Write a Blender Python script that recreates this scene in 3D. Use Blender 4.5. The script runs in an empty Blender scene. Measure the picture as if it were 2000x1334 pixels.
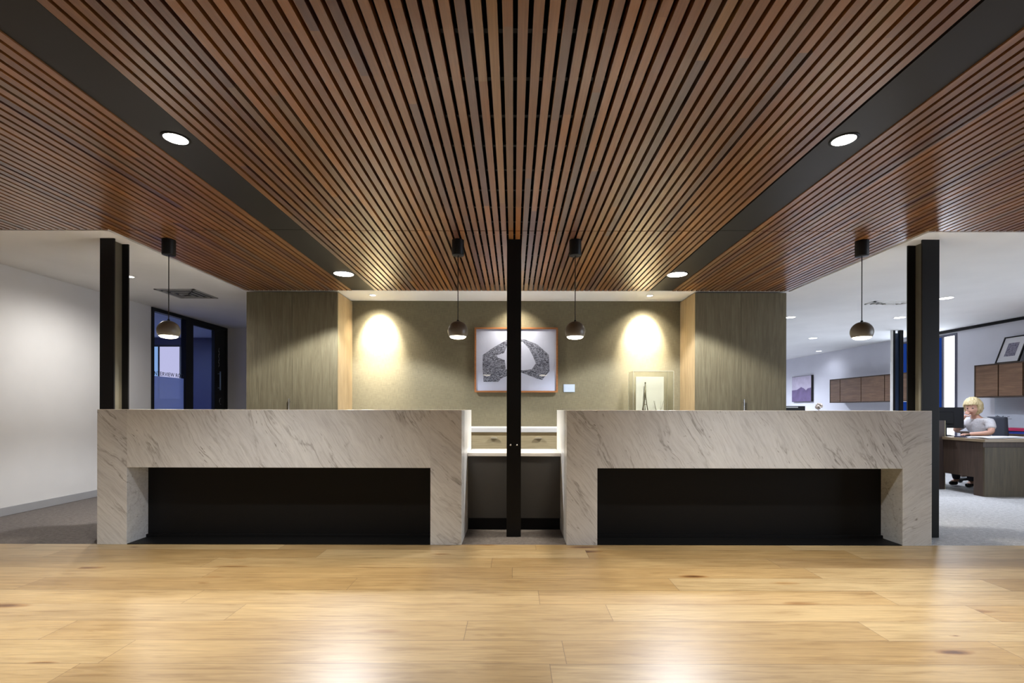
import bpy, bmesh, math, random
from mathutils import Vector, Matrix

# ------------------------------------------------------------------ camera, world, exposure
S = bpy.context.scene
COL = S.collection
cam_d = bpy.data.cameras.new('camera')
cam_d.sensor_width = 36.0
cam_d.lens = 17.14
cam_d.shift_x = -0.0015
cam_d.shift_y = 0.0665
cam_d.clip_start = 0.05
cam = bpy.data.objects.new('camera', cam_d)
COL.objects.link(cam)
cam.location = (0, 0, 1.112)
cam.rotation_euler = (math.radians(90), math.radians(-0.105), 0)
S.camera = cam

W = bpy.data.worlds.new('world')
S.world = W
W.use_nodes = True
W.node_tree.nodes['Background'].inputs[0].default_value = (0.80, 0.88, 1.0, 1)
W.node_tree.nodes['Background'].inputs[1].default_value = 0.22

S.view_settings.view_transform = 'Standard'
S.view_settings.look = 'None'
S.view_settings.exposure = 0.1
S.view_settings.gamma = 1.0
S.view_settings.use_curve_mapping = False
try:
    S.cycles.use_denoising = True
    S.cycles.max_bounces = 10
    S.cycles.transparent_max_bounces = 16
    S.cycles.sample_clamp_indirect = 25.0
    S.cycles.caustics_reflective = False
    S.cycles.caustics_refractive = False
except Exception:
    pass

WARM = (1.0, 0.86, 0.66)
SOFT = (1.0, 0.965, 0.90)
NEUT = (1.0, 0.97, 0.93)
COOL = (0.80, 0.86, 1.0)
H = 2.60          # ceiling height

# ------------------------------------------------------------------ node helpers
def new_mat(name):
    m = bpy.data.materials.new(name)
    m.use_nodes = True
    nt = m.node_tree
    return m, nt, nt.nodes['Principled BSDF']

def N(nt, t, **kw):
    n = nt.nodes.new(t)
    for k, v in kw.items():
        setattr(n, k, v)
    return n

def L(nt, a, b):
    nt.links.new(a, b)

def math_n(nt, op, a, b=None, c=None):
    n = N(nt, 'ShaderNodeMath', operation=op)
    for i, v in enumerate((a, b, c)):
        if v is None:
            continue
        if isinstance(v, (int, float)):
            n.inputs[i].default_value = v
        else:
            L(nt, v, n.inputs[i])
    return n.outputs[0]

def ramp(nt, fac, stops, interp='LINEAR'):
    r = N(nt, 'ShaderNodeValToRGB')
    r.color_ramp.interpolation = interp
    els = r.color_ramp.elements
    while len(els) > 1:
        els.remove(els[-1])
    els[0].position = stops[0][0]
    els[0].color = (*stops[0][1], 1)
    for p, c in stops[1:]:
        e = els.new(p)
        e.color = (*c, 1)
    L(nt, fac, r.inputs[0])
    return r.outputs[0]

def mix(nt, fac, a, b, mode='MIX'):
    n = N(nt, 'ShaderNodeMix', data_type='RGBA', blend_type=mode)
    for s, v in ((n.inputs[0], fac), (n.inputs[6], a), (n.inputs[7], b)):
        if isinstance(v, (int, float)):
            s.default_value = v
        elif isinstance(v, tuple):
            s.default_value = (*v, 1)
        else:
            L(nt, v, s)
    return n.outputs[2]

def coords(nt, rot=(0, 0, 0), scale=(1, 1, 1), loc=(0, 0, 0), src=None):
    if src is None:
        src = N(nt, 'ShaderNodeTexCoord').outputs['Object']
    mp = N(nt, 'ShaderNodeMapping')
    mp.inputs['Rotation'].default_value = rot
    mp.inputs['Scale'].default_value = scale
    mp.inputs['Location'].default_value = loc
    L(nt, src, mp.inputs[0])
    return mp.outputs[0]

def noise(nt, vec, scale=5, detail=4, rough=0.5, dist=0.0):
    n = N(nt, 'ShaderNodeTexNoise')
    n.inputs['Scale'].default_value = scale
    n.inputs['Detail'].default_value = detail
    n.inputs['Roughness'].default_value = rough
    n.inputs['Distortion'].default_value = dist
    L(nt, vec, n.inputs['Vector'])
    return n.outputs['Fac']

def bump(nt, b, h, strength=0.1, dist=0.01):
    n = N(nt, 'ShaderNodeBump')
    n.inputs['Strength'].default_value = strength
    n.inputs['Distance'].default_value = dist
    L(nt, h, n.inputs['Height'])
    L(nt, n.outputs[0], b.inputs['Normal'])

def plain(name, col, rough=0.5, metal=0.0, spec=0.5, vary=0.0, vscale=8):
    m, nt, b = new_mat(name)
    b.inputs['Roughness'].default_value = rough
    b.inputs['Metallic'].default_value = metal
    b.inputs['Specular IOR Level'].default_value = spec
    f = noise(nt, coords(nt), vscale, 4)
    v = max(vary, 0.03)
    c = ramp(nt, f, [(0.3, tuple(x * (1 - v) for x in col)), (0.7, tuple(min(1, x * (1 + v)) for x in col))])
    L(nt, c, b.inputs['Base Color'])
    return m

def emit(name, col, strength):
    m = bpy.data.materials.new(name)
    m.use_nodes = True
    nt = m.node_tree
    nt.nodes.clear()
    e = N(nt, 'ShaderNodeEmission')
    e.inputs[0].default_value = (*col, 1)
    e.inputs[1].default_value = strength
    o = N(nt, 'ShaderNodeOutputMaterial')
    L(nt, e.outputs[0], o.inputs[0])
    return m

def glass(name, tint=(1, 1, 1), frost=0.0, gloss=1.0, frost_col=(0.5, 0.55, 0.7)):
    m = bpy.data.materials.new(name)
    m.use_nodes = True
    nt = m.node_tree
    nt.nodes.clear()
    t = N(nt, 'ShaderNodeBsdfTransparent')
    t.inputs[0].default_value = (*tint, 1)
    base = t.outputs[0]
    if frost:
        d = N(nt, 'ShaderNodeBsdfDiffuse')
        d.inputs[0].default_value = (*frost_col, 1)
        tr = N(nt, 'ShaderNodeBsdfTranslucent')
        tr.inputs[0].default_value = (*frost_col, 1)
        dm = N(nt, 'ShaderNodeMixShader')
        dm.inputs[0].default_value = 0.5
        L(nt, d.outputs[0], dm.inputs[1]); L(nt, tr.outputs[0], dm.inputs[2])
        fm = N(nt, 'ShaderNodeMixShader')
        fm.inputs[0].default_value = frost
        L(nt, base, fm.inputs[1]); L(nt, dm.outputs[0], fm.inputs[2])
        base = fm.outputs[0]
    g = N(nt, 'ShaderNodeBsdfGlossy')
    g.inputs['Roughness'].default_value = 0.02 if not frost else 0.3
    lw = N(nt, 'ShaderNodeLayerWeight')
    lw.inputs[0].default_value = 0.5
    f = math_n(nt, 'MULTIPLY_ADD', math_n(nt, 'POWER', lw.outputs['Facing'], 4.0), 0.6 * gloss, 0.04 * gloss)
    mx = N(nt, 'ShaderNodeMixShader')
    L(nt, f, mx.inputs[0]); L(nt, base, mx.inputs[1]); L(nt, g.outputs[0], mx.inputs[2])
    o = N(nt, 'ShaderNodeOutputMaterial')
    L(nt, mx.outputs[0], o.inputs[0])
    return m

# ------------------------------------------------------------------ materials
def slat_material():
    m, nt, b = new_mat('stained_timber_slats')
    tc = N(nt, 'ShaderNodeTexCoord').outputs['Object']
    sp = N(nt, 'ShaderNodeSeparateXYZ'); L(nt, tc, sp.inputs[0])
    idx = math_n(nt, 'FLOOR', math_n(nt, 'DIVIDE', math_n(nt, 'ADD', sp.outputs[0], 1.745 - 0.006 + 58.5), 0.0585))
    wn1 = N(nt, 'ShaderNodeTexWhiteNoise', noise_dimensions='1D'); L(nt, idx, wn1.inputs['W'])
    # boards of differing length butt along each slat
    yy = math_n(nt, 'FLOOR', math_n(nt, 'DIVIDE', math_n(nt, 'ADD', sp.outputs[1], math_n(nt, 'MULTIPLY', wn1.outputs[0], 3.0)), 2.1))
    cmb = N(nt, 'ShaderNodeCombineXYZ'); L(nt, idx, cmb.inputs[0]); L(nt, yy, cmb.inputs[1])
    wn = N(nt, 'ShaderNodeTexWhiteNoise', noise_dimensions='2D'); L(nt, cmb.outputs[0], wn.inputs['Vector'])
    base = ramp(nt, wn.outputs[0], [
        (0.0, (0.120, 0.058, 0.046)), (0.15, (0.20, 0.088, 0.036)), (0.35, (0.25, 0.115, 0.040)),
        (0.55, (0.22, 0.102, 0.038)), (0.72, (0.33, 0.148, 0.045)), (0.86, (0.145, 0.095, 0.076)), (1.0, (0.30, 0.168, 0.066))])
    g = noise(nt, coords(nt, scale=(60, 1.5, 60), src=tc), 2.0, 5, 0.6)
    g2 = noise(nt, coords(nt, scale=(3, 0.8, 3), src=tc), 1.4, 3)
    c = mix(nt, 1.0, base, ramp(nt, g, [(0.3, (0.78, 0.76, 0.74)), (0.7, (1.12, 1.10, 1.08))]), 'MULTIPLY')
    c = mix(nt, 1.0, c, ramp(nt, g2, [(0.3, (0.88, 0.88, 0.9)), (0.7, (1.1, 1.08, 1.05))]), 'MULTIPLY')
    L(nt, c, b.inputs['Base Color'])
    b.inputs['Roughness'].default_value = 0.30
    b.inputs['Specular IOR Level'].default_value = 0.85
    bump(nt, b, g, 0.05, 0.002)
    return m

def floor_material():
    m, nt, b = new_mat('oak_floorboards')
    tc = N(nt, 'ShaderNodeTexCoord').outputs['Object']
    sp = N(nt, 'ShaderNodeSeparateXYZ'); L(nt, tc, sp.inputs[0])
    rowf = math_n(nt, 'DIVIDE', math_n(nt, 'ADD', sp.outputs[1], 21.7 - 0.176), 0.217)
    row = math_n(nt, 'FLOOR', rowf)
    wr = N(nt, 'ShaderNodeTexWhiteNoise', noise_dimensions='1D'); L(nt, row, wr.inputs['W'])
    colf = math_n(nt, 'DIVIDE', math_n(nt, 'ADD', math_n(nt, 'ADD', sp.outputs[0], 40), math_n(nt, 'MULTIPLY', wr.outputs[0], 7.3)), 2.05)
    col = math_n(nt, 'FLOOR', colf)
    cb = N(nt, 'ShaderNodeCombineXYZ'); L(nt, row, cb.inputs[0]); L(nt, col, cb.inputs[1])
    wn = N(nt, 'ShaderNodeTexWhiteNoise', noise_dimensions='2D'); L(nt, cb.outputs[0], wn.inputs['Vector'])
    base = ramp(nt, wn.outputs[0], [(0, (0.40, 0.265, 0.115)), (0.3, (0.50, 0.36, 0.18)), (0.6, (0.45, 0.305, 0.138)), (0.8, (0.55, 0.415, 0.225)), (1, (0.34, 0.22, 0.10))])
    off = N(nt, 'ShaderNodeVectorMath', operation='SCALE'); L(nt, wn.outputs['Color'], off.inputs[0]); off.inputs['Scale'].default_value = 23.0
    av = N(nt, 'ShaderNodeVectorMath', operation='ADD'); L(nt, tc, av.inputs[0]); L(nt, off.outputs[0], av.inputs[1])
    g = noise(nt, coords(nt, scale=(1.1, 16, 1), src=av.outputs[0]), 2.6, 7, 0.62, 0.8)
    g2 = noise(nt, coords(nt, scale=(2.4, 60, 1), src=av.outputs[0]), 3, 4, 0.5)
    blotch = noise(nt, coords(nt, scale=(1.0, 3.0, 1), src=av.outputs[0]), 1.3, 4, 0.6)
    c = mix(nt, 1.0, base, ramp(nt, g, [(0.25, (0.66, 0.58, 0.48)), (0.5, (1, 1, 1)), (0.75, (1.22, 1.22, 1.20))]), 'MULTIPLY')
    c = mix(nt, 1.0, c, ramp(nt, g2, [(0.3, (0.90, 0.88, 0.85)), (0.7, (1.05, 1.05, 1.05))]), 'MULTIPLY')
    c = mix(nt, 1.0, c, ramp(nt, blotch, [(0.3, (0.84, 0.80, 0.74)), (0.65, (1.06, 1.06, 1.05))]), 'MULTIPLY')
    # knots
    vo = N(nt, 'ShaderNodeTexVoronoi', feature='F1')
    vo.inputs['Scale'].default_value = 1.0
    vo.inputs['Randomness'].default_value = 1.0
    nv = N(nt, 'ShaderNodeTexNoise'); nv.inputs['Scale'].default_value = 14; L(nt, tc, nv.inputs['Vector'])
    nsub = N(nt, 'ShaderNodeVectorMath', operation='MULTIPLY_ADD'); L(nt, nv.outputs['Color'], nsub.inputs[0])
    nsub.inputs[1].default_value = (0.10, 0.05, 0); L(nt, coords(nt, scale=(1.5, 5.5, 0), src=av.outputs[0]), nsub.inputs[2])
    L(nt, nsub.outputs[0], vo.inputs['Vector'])
    wk = N(nt, 'ShaderNodeTexWhiteNoise', noise_dimensions='3D'); L(nt, vo.outputs['Position'], wk.inputs['Vector'])
    size = math_n(nt, 'MULTIPLY', math_n(nt, 'POWER', wk.outputs[0], 2.0), 0.26)
    kf = math_n(nt, 'DIVIDE', vo.outputs['Distance'], math_n(nt, 'ADD', size, 0.006))
    kn = ramp(nt, kf, [(0.0, (0.20, 0.12, 0.07)), (0.4, (0.36, 0.24, 0.15)), (0.7, (0.75, 0.62, 0.48)), (1.0, (1, 1, 1))])
    c = mix(nt, 1.0, c, kn, 'MULTIPLY')
    # joints
    fr = math_n(nt, 'FRACT', rowf)
    j1 = math_n(nt, 'LESS_THAN', fr, 0.016)
    fc = math_n(nt, 'FRACT', colf)
    j2 = math_n(nt, 'LESS_THAN', fc, 0.0014)
    j = math_n(nt, 'MAXIMUM', j1, j2)
    c = mix(nt, math_n(nt, 'MULTIPLY', j, 0.75), c, (0.12, 0.07, 0.035))
    L(nt, c, b.inputs['Base Color'])
    rr = math_n(nt, 'MULTIPLY_ADD', g2, 0.10, 0.31)
    L(nt, rr, b.inputs['Roughness'])
    b.inputs['Specular IOR Level'].default_value = 0.8
    hh = math_n(nt, 'SUBTRACT', math_n(nt, 'MULTIPLY', g2, 0.35), j)
    bump(nt, b, hh, 0.12, 0.0015)
    return m

def marble(name, ang, base=(0.71, 0.74, 0.78), seed=0.0):
    """streaked white marble; ang = direction of the veins in the front face, degrees from +x"""
    m, nt, b = new_mat(name)
    a = math.radians(ang)
    r = coords(nt, rot=(0, -a, 0))
    warp = N(nt, 'ShaderNodeTexNoise'); warp.inputs['Scale'].default_value = 3.0; warp.inputs['Detail'].default_value = 3
    L(nt, r, warp.inputs['Vector'])
    wv = N(nt, 'ShaderNodeVectorMath', operation='MULTIPLY_ADD'); L(nt, warp.outputs['Color'], wv.inputs[0])
    wv.inputs[1].default_value = (0.10, 0.10, 0.10); L(nt, r, wv.inputs[2])
    rw = wv.outputs[0]
    n1 = noise(nt, coords(nt, scale=(1.6, 9, 22), loc=(seed, seed, seed), src=rw), 1.6, 9, 0.68, 0.3)
    cloud = noise(nt, coords(nt, scale=(0.8, 2, 2.2), loc=(seed, 1, 4), src=rw), 1.6, 4, 0.55)
    fleck = noise(nt, coords(nt, scale=(13, 30, 60), loc=(seed * 2, 3, seed), src=rw), 1.0, 3, 0.5)
    fine = noise(nt, coords(nt, scale=(6, 40, 95), loc=(seed, 5, seed), src=rw), 1.0, 4, 0.6)
    n3 = noise(nt, coords(nt, scale=(0.55, 3, 4.2), loc=(5 + seed, 3, seed * 1.7), src=rw), 1.5, 5, 0.55, 0.4)
    msk = noise(nt, coords(nt, scale=(1.6, 3, 3.0), loc=(seed, 9, 2), src=r), 1.4, 3)
    c = ramp(nt, n1, [(0.28, tuple(x * 0.80 for x in base)), (0.45, tuple(x * 0.95 for x in base)), (0.6, base), (0.8, tuple(min(1, x * 1.07) for x in base))])
    c = mix(nt, 1.0, c, ramp(nt, cloud, [(0.3, (0.90, 0.895, 0.90)), (0.65, (1.04, 1.04, 1.03))]), 'MULTIPLY')
    c = mix(nt, 1.0, c, ramp(nt, fine, [(0.32, (0.86, 0.86, 0.86)), (0.5, (1, 1, 1)), (0.75, (1.05, 1.05, 1.05))]), 'MULTIPLY')
    v = math_n(nt, 'ABSOLUTE', math_n(nt, 'SUBTRACT', n3, 0.5))
    vein = math_n(nt, 'MULTIPLY', ramp(nt, v, [(0.0, (1, 1, 1)), (0.007, (0.5, 0.5, 0.5)), (0.020, (0, 0, 0))]), ramp(nt, msk, [(0.42, (0.1, 0.1, 0.1)), (0.6, (1, 1, 1))]))
    c = mix(nt, math_n(nt, 'MULTIPLY', vein, 0.62), c, (0.16, 0.155, 0.16))
    fl = math_n(nt, 'MULTIPLY', ramp(nt, fleck, [(0.66, (0, 0, 0)), (0.74, (1, 1, 1))]), ramp(nt, msk, [(0.40, (0.2, 0.2, 0.2)), (0.6, (1, 1, 1))]))
    c = mix(nt, math_n(nt, 'MULTIPLY', fl, 0.75), c, (0.11, 0.11, 0.115))
    L(nt, c, b.inputs['Base Color'])
    b.inputs['Roughness'].default_value = 0.34
    b.inputs['Specular IOR Level'].default_value = 0.45
    return m

def veneer(name, c0, c1, rough=0.5, scale=1.0, rot=(0, 0, 0), axis='Z'):
    m, nt, b = new_mat(name)
    sc = {'Z': (14, 14, 0.8), 'Y': (14, 0.8, 14), 'X': (0.8, 14, 14)}[axis]
    g = noise(nt, coords(nt, scale=tuple(s * scale for s in sc)), 2.2, 7, 0.65, 1.2)
    sc2 = {'Z': (60, 60, 2), 'Y': (60, 2, 60), 'X': (2, 60, 60)}[axis]
    g2 = noise(nt, coords(nt, scale=sc2), 2.0, 4, 0.6)
    c = ramp(nt, g, [(0.25, tuple(x * 0.72 for x in c0)), (0.45, c0), (0.7, c1)])
    c = mix(nt, 1.0, c, ramp(nt, g2, [(0.3, (0.86, 0.86, 0.86)), (0.7, (1.08, 1.08, 1.08))]), 'MULTIPLY')
    L(nt, c, b.inputs['Base Color'])
    b.inputs['Roughness'].default_value = rough
    bump(nt, b, g2, 0.08, 0.001)
    return m

def weave(name, col):
    m, nt, b = new_mat(name)
    u = noise(nt, coords(nt, scale=(150, 150, 6)), 2, 3)
    v = noise(nt, coords(nt, scale=(8, 8, 120)), 2, 3)
    w = math_n(nt, 'ADD', math_n(nt, 'MULTIPLY', u, 0.6), math_n(nt, 'MULTIPLY', v, 0.4))
    c = ramp(nt, w, [(0.35, tuple(x * 0.72 for x in col)), (0.65, tuple(x * 1.2 for x in col))])
    L(nt, c, b.inputs['Base Color'])
    b.inputs['Roughness'].default_value = 0.75
    bump(nt, b, w, 0.2, 0.001)
    return m

def carpet_mat(k=1.0, name='loop_carpet'):
    m, nt, b = new_mat(name)
    a = noise(nt, coords(nt), 220, 3, 0.7)
    c_ = noise(nt, coords(nt), 30, 4, 0.6)
    f = math_n(nt, 'ADD', math_n(nt, 'MULTIPLY', a, 0.65), math_n(nt, 'MULTIPLY', c_, 0.35))
    g_ = (1.0, 1.12, 1.2) if k > 1 else (1, 1, 1)
    L(nt, ramp(nt, f, [(p_, tuple(min(1, c * k * q) for c, q in zip(cc, g_))) for p_, cc in ((0.3, (0.075, 0.066, 0.062)), (0.5, (0.16, 0.142, 0.132)), (0.7, (0.26, 0.235, 0.22)))]), b.inputs['Base Color'])
    b.inputs['Roughness'].default_value = 0.95
    b.inputs['Specular IOR Level'].default_value = 0.1
    bump(nt, b, a, 0.5, 0.004)
    return m

M = {}
M['slat'] = slat_material()
M['floor'] = floor_material()
M['marble_beam'] = marble('marble_veined_steep', 58)
M['marble_leg'] = marble('marble_veined_slanting', 42, seed=3.1)
M['marble_beam_b'] = marble('marble_veined_steep_b', 60, seed=7.3)
M['marble_leg_b'] = marble('marble_veined_slanting_b', 48, seed=5.7)
M['marble_end'] = marble('marble_veined_crosswise', -28, base=(0.69, 0.72, 0.75), seed=9.2)
M['oak'] = veneer('greyed_oak_veneer', (0.132, 0.110, 0.062), (0.178, 0.156, 0.094), 0.6)
M['oak_side'] = veneer('honey_oak_veneer', (0.40, 0.29, 0.16), (0.50, 0.38, 0.22), 0.5)
M['oak_drawer'] = veneer('pale_oak_veneer', (0.56, 0.46, 0.27), (0.64, 0.55, 0.34), 0.5, axis='X')
M['walnut'] = veneer('walnut_veneer', (0.17, 0.095, 0.055), (0.26, 0.155, 0.09), 0.45, axis='Y')
M['walnut_v'] = veneer('dark_walnut_panel', (0.055, 0.033, 0.022), (0.085, 0.055, 0.036), 0.6)
M['wallcloth'] = weave('woven_wallcovering', (0.165, 0.145, 0.088))
M['carpet'] = carpet_mat()
M['carpet_office'] = carpet_mat(2.6, 'loop_carpet_lit')  # same carpet, with the stronger cool office light put into its colour
M['white_paint'] = plain('white_wall_paint', (0.74, 0.73, 0.72), 0.7, vary=0.02, vscale=2)
M['ceiling_paint'] = plain('ceiling_paint', (0.80, 0.80, 0.79), 0.8, vary=0.02, vscale=2)
M['lav_paint'] = plain('office_wall_paint', (0.74, 0.74, 0.80), 0.7, vary=0.02, vscale=2)
M['skirting'] = plain('grey_skirting', (0.36, 0.36, 0.37), 0.45)
M['strip'] = plain('charcoal_ceiling_board', (0.022, 0.020, 0.018), 0.45, spec=0.25)
M['void'] = plain('black_ceiling_void', (0.004, 0.004, 0.004), 0.9, spec=0.1)
M['steel'] = plain('black_painted_steel', (0.0065, 0.0065, 0.007), 0.45, spec=0.22)
M['steel_satin'] = plain('satin_dark_steel', (0.115, 0.104, 0.075), 0.35, metal=0.0, spec=0.6)
M['black'] = plain('black_laminate', (0.006, 0.006, 0.0065), 0.5, spec=0.2)
M['charcoal'] = plain('charcoal_panel', (0.050, 0.048, 0.046), 0.5)
M['white_top'] = plain('white_solid_surface', (0.88, 0.87, 0.84), 0.3)
M['worktop'] = plain('grey_worktop_laminate', (0.30, 0.29, 0.27), 0.5)
M['chrome'] = plain('brushed_chrome', (0.65, 0.65, 0.66), 0.25, metal=1.0)
M['brass'] = plain('dull_brass', (0.62, 0.54, 0.38), 0.4, metal=0.25)
M['shade'] = plain('taupe_shade_enamel', (0.115, 0.10, 0.078), 0.36, spec=0.6)
M['shade_in'] = plain('shade_inner_white', (0.85, 0.82, 0.75), 0.5)
M['paper'] = plain('white_paper', (0.82, 0.82, 0.85), 0.7)
M['mat_board'] = plain('white_mat_board', (0.84, 0.84, 0.88), 0.6)
M['frame_wood'] = veneer('orange_frame_timber', (0.30, 0.115, 0.035), (0.40, 0.17, 0.06), 0.4, axis='X')
M['ink'] = plain('black_ink', (0.02, 0.02, 0.022), 0.6)
M['grey_metal'] = plain('grille_metal', (0.35, 0.35, 0.34), 0.5)
M['lens_warm'] = emit('downlight_lens_warm', (1, 0.93, 0.82), 30)
M['lens_cool'] = emit('downlight_lens_cool', (0.95, 0.96, 1), 14)
M['bulb'] = emit('pendant_diffuser_glow', (1, 0.90, 0.70), 9)
M['glass'] = glass('clear_glass', (0.93, 0.95, 1.0))
M['acrylic'] = glass('clear_acrylic', (0.97, 0.98, 0.97), gloss=0.8)
M['film'] = glass('frosted_film', (0.75, 0.8, 0.95), frost=0.75)
M['blueglass'] = glass('deep_blue_glass', (0.05, 0.12, 0.55), gloss=1.0)

# ------------------------------------------------------------------ geometry helpers
def tag(o, label=None, cat=None, group=None, kind=None):
    if label: o['label'] = label
    if cat: o['category'] = cat
    if group: o['group'] = group
    if kind: o['kind'] = kind
    return o

def empty(name, loc=(0, 0, 0), rz=0, label=None, cat=None, group=None):
    o = bpy.data.objects.new(name, None)
    o.empty_display_size = 0.1
    COL.objects.link(o)
    o.location = loc
    o.rotation_euler = (0, 0, rz)
    return tag(o, label, cat, group)

class MB:
    def __init__(self):
        self.bm = bmesh.new()
    def box(self, x0, x1, y0, y1, z0, z1, bev=0.0, mtx=None, mi=0):
        r = bmesh.ops.create_cube(self.bm, size=1.0)
        vs = r['verts']
        for v in vs:
            v.co = Vector(((x0 + x1) / 2 + v.co.x * (x1 - x0), (y0 + y1) / 2 + v.co.y * (y1 - y0), (z0 + z1) / 2 + v.co.z * (z1 - z0)))
        fs = set(f for v in vs for f in v.link_faces)
        if bev > 0:
            es = list(set(e for v in vs for e in v.link_edges))
            rb = bmesh.ops.bevel(self.bm, geom=es, offset=bev, segments=2, affect='EDGES', profile=0.5)
            vs = list(set(v for f in rb['faces'] for v in f.verts) | set(v for v in vs if v.is_valid))
            fs = set(f for v in vs for f in v.link_faces)
        for f in fs:
            f.material_index = mi
        if mtx is not None:
            bmesh.ops.transform(self.bm, matrix=mtx, verts=vs)
        return self
    def lathe(self, prof, seg=32, mtx=None, cap=True, mi=0):
        rings = []
        for r, z in prof:
            if r < 1e-6:
                rings.append([self.bm.verts.new((0, 0, z))])
            else:
                rings.append([self.bm.verts.new((r * math.cos(2 * math.pi * i / seg), r * math.sin(2 * math.pi * i / seg), z)) for i in range(seg)])
        fs = []
        for a, b in zip(rings, rings[1:]):
            for i in range(seg):
                j = (i + 1) % seg
                if len(a) == 1 and len(b) == 1: continue
                if len(a) == 1: fs.append(self.bm.faces.new((a[0], b[i], b[j])))
                elif len(b) == 1: fs.append(self.bm.faces.new((a[i], a[j], b[0])))
                else: fs.append(self.bm.faces.new((a[i], a[j], b[j], b[i])))
        if cap:
            for rg in (rings[0], rings[-1]):
                if len(rg) > 2:
                    fs.append(self.bm.faces.new(rg))
        for f in fs:
            f.smooth = True
            f.material_index = mi
        if mtx is not None:
            bmesh.ops.transform(self.bm, matrix=mtx, verts=[v for r in rings for v in r])
        return self
    def tube(self, pts, r, seg=10):
        pts = [Vector(p) for p in pts]
        rs = r if isinstance(r, (list, tuple)) else [r] * len(pts)
        rings = []
        for i, p in enumerate(pts):
            d = (pts[min(i + 1, len(pts) - 1)] - pts[max(i - 1, 0)]).normalized()
            up = Vector((0, 0, 1)) if abs(d.z) < 0.9 else Vector((1, 0, 0))
            a = d.cross(up).normalized(); b = d.cross(a).normalized()
            rings.append([self.bm.verts.new(p + rs[i] * (math.cos(2 * math.pi * k / seg) * a + math.sin(2 * math.pi * k / seg) * b)) for k in range(seg)])
        for A, B in zip(rings, rings[1:]):
            for k in range(seg):
                f = self.bm.faces.new((A[k], A[(k + 1) % seg], B[(k + 1) % seg], B[k])); f.smooth = True
        self.bm.faces.new(rings[0]); self.bm.faces.new(rings[-1])
        return self
    def ellipsoid(self, c, r, seg=20, ring=14, mtx=None):
        rr = bmesh.ops.create_uvsphere(self.bm, u_segments=seg, v_segments=ring, radius=1.0)
        for v in rr['verts']:
            v.co = Vector((c[0] + v.co.x * r[0], c[1] + v.co.y * r[1], c[2] + v.co.z * r[2]))
            for f in v.link_faces: f.smooth = True
        if mtx is not None:
            bmesh.ops.transform(self.bm, matrix=mtx, verts=rr['verts'])
        return rr['verts']
    def prism(self, pts, axis, a0, a1):
        """extrude a 2D outline; axis 'x','y' or 'z' is the extrusion axis"""
        def P(p, a):
            return {'x': (a, p[0], p[1]), 'y': (p[0], a, p[1]), 'z': (p[0], p[1], a)}[axis]
        A = [self.bm.verts.new(P(p, a0)) for p in pts]
        B = [self.bm.verts.new(P(p, a1)) for p in pts]
        n = len(pts)
        self.bm.faces.new(A); self.bm.faces.new(B)
        for i in range(n):
            self.bm.faces.new((A[i], A[(i + 1) % n], B[(i + 1) % n], B[i]))
        return self
    def build(self, name, mats, parent=None):
        bmesh.ops.recalc_face_normals(self.bm, faces=self.bm.faces[:])
        me = bpy.data.meshes.new(name)
        self.bm.to_mesh(me); self.bm.free()
        if not isinstance(mats, (list, tuple)): mats = [mats]
        for m in mats: me.materials.append(m)
        o = bpy.data.objects.new(name, me)
        COL.objects.link(o)
        if parent is not None: o.parent = parent
        return o

def bx(name, x0, x1, y0, y1, z0, z1, mat, parent=None, bev=0.0):
    return MB().box(x0, x1, y0, y1, z0, z1, bev).build(name, mat, parent)

def struct(name, x0, x1, y0, y1, z0, z1, mat, bev=0.0, label=None):
    return tag(bx(name, x0, x1, y0, y1, z0, z1, mat, None, bev), label, None, None, 'structure')

def copy_tree(o, parent=None):
    c = o.copy(); COL.objects.link(c); c.parent = parent
    for ch in list(o.children): copy_tree(ch, c)
    return c

def lamp(name, kind, loc, energy, col, parent=None, size=0.1, target=None, spot=None, blend=0.5, sy=None):
    d = bpy.data.lights.new(name, kind)
    d.energy = energy; d.color = col
    if kind == 'AREA':
        d.size = size
        if sy: d.shape = 'RECTANGLE'; d.size_y = sy
    else:
        d.shadow_soft_size = size
    if spot:
        d.spot_size = math.radians(spot); d.spot_blend = blend
    o = bpy.data.objects.new(name, d); COL.objects.link(o)
    o.location = loc
    if target is not None:
        v = Vector(target) - Vector(loc)
        o.rotation_euler = v.to_track_quat('-Z', 'Y').to_euler()
    if parent is not None:
        o.parent = parent
    return o

# ------------------------------------------------------------------ the shell
XL, XR = -5.28, 8.10
YF = 4.0             # front plane of the counters
struct('floor', XL, XR, -3.5, 4.012, -0.1, 0.0, M['floor'], label='wide knotty oak floorboards in front of the counters')
struct('floor.001', -8.4, 3.44, 4.012, 15.6, -0.1, -0.001, M['carpet'], label='grey brown loop carpet behind and beside the counters')
struct('floor.002', 3.44, XR, 4.012, 15.6, -0.1, -0.001, M['carpet_office'], label='loop carpet of the open office, stronger light painted into its colour')

# walls
struct('wall_left', XL - 0.1, XL, -3.5, 7.10, 0, H + 0.02, M['white_paint'])
struct('wall_left.001', XL - 0.1, XL, 8.98, 9.1, 0, H + 0.02, M['white_paint'])
struct('wall_end', XL, -3.30, 9.0, 9.1, 0, H + 0.02, M['white_paint'])
struct('wall_right', XR, XR + 0.1, 4.95, 8.90, 0, H + 0.02, M['lav_paint'])
struct('wall_right.003', XR, XR + 0.1, -3.5, 0.25, 0, H + 0.02, M['lav_paint'])
struct('wall_right.004', XR, XR + 0.1, 0.25, 4.95, 2.48, H + 0.02, M['lav_paint'])
struct('wall_right.005', XR, XR + 0.1, 0.25, 4.95, 0, 0.12, M['lav_paint'])
w = MB()
for yy_ in (0.25, 1.40, 2.57, 3.73, 4.90):
    w.box(XR + 0.02, XR + 0.08, yy_, yy_ + 0.05, 0.12, 2.48)
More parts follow.
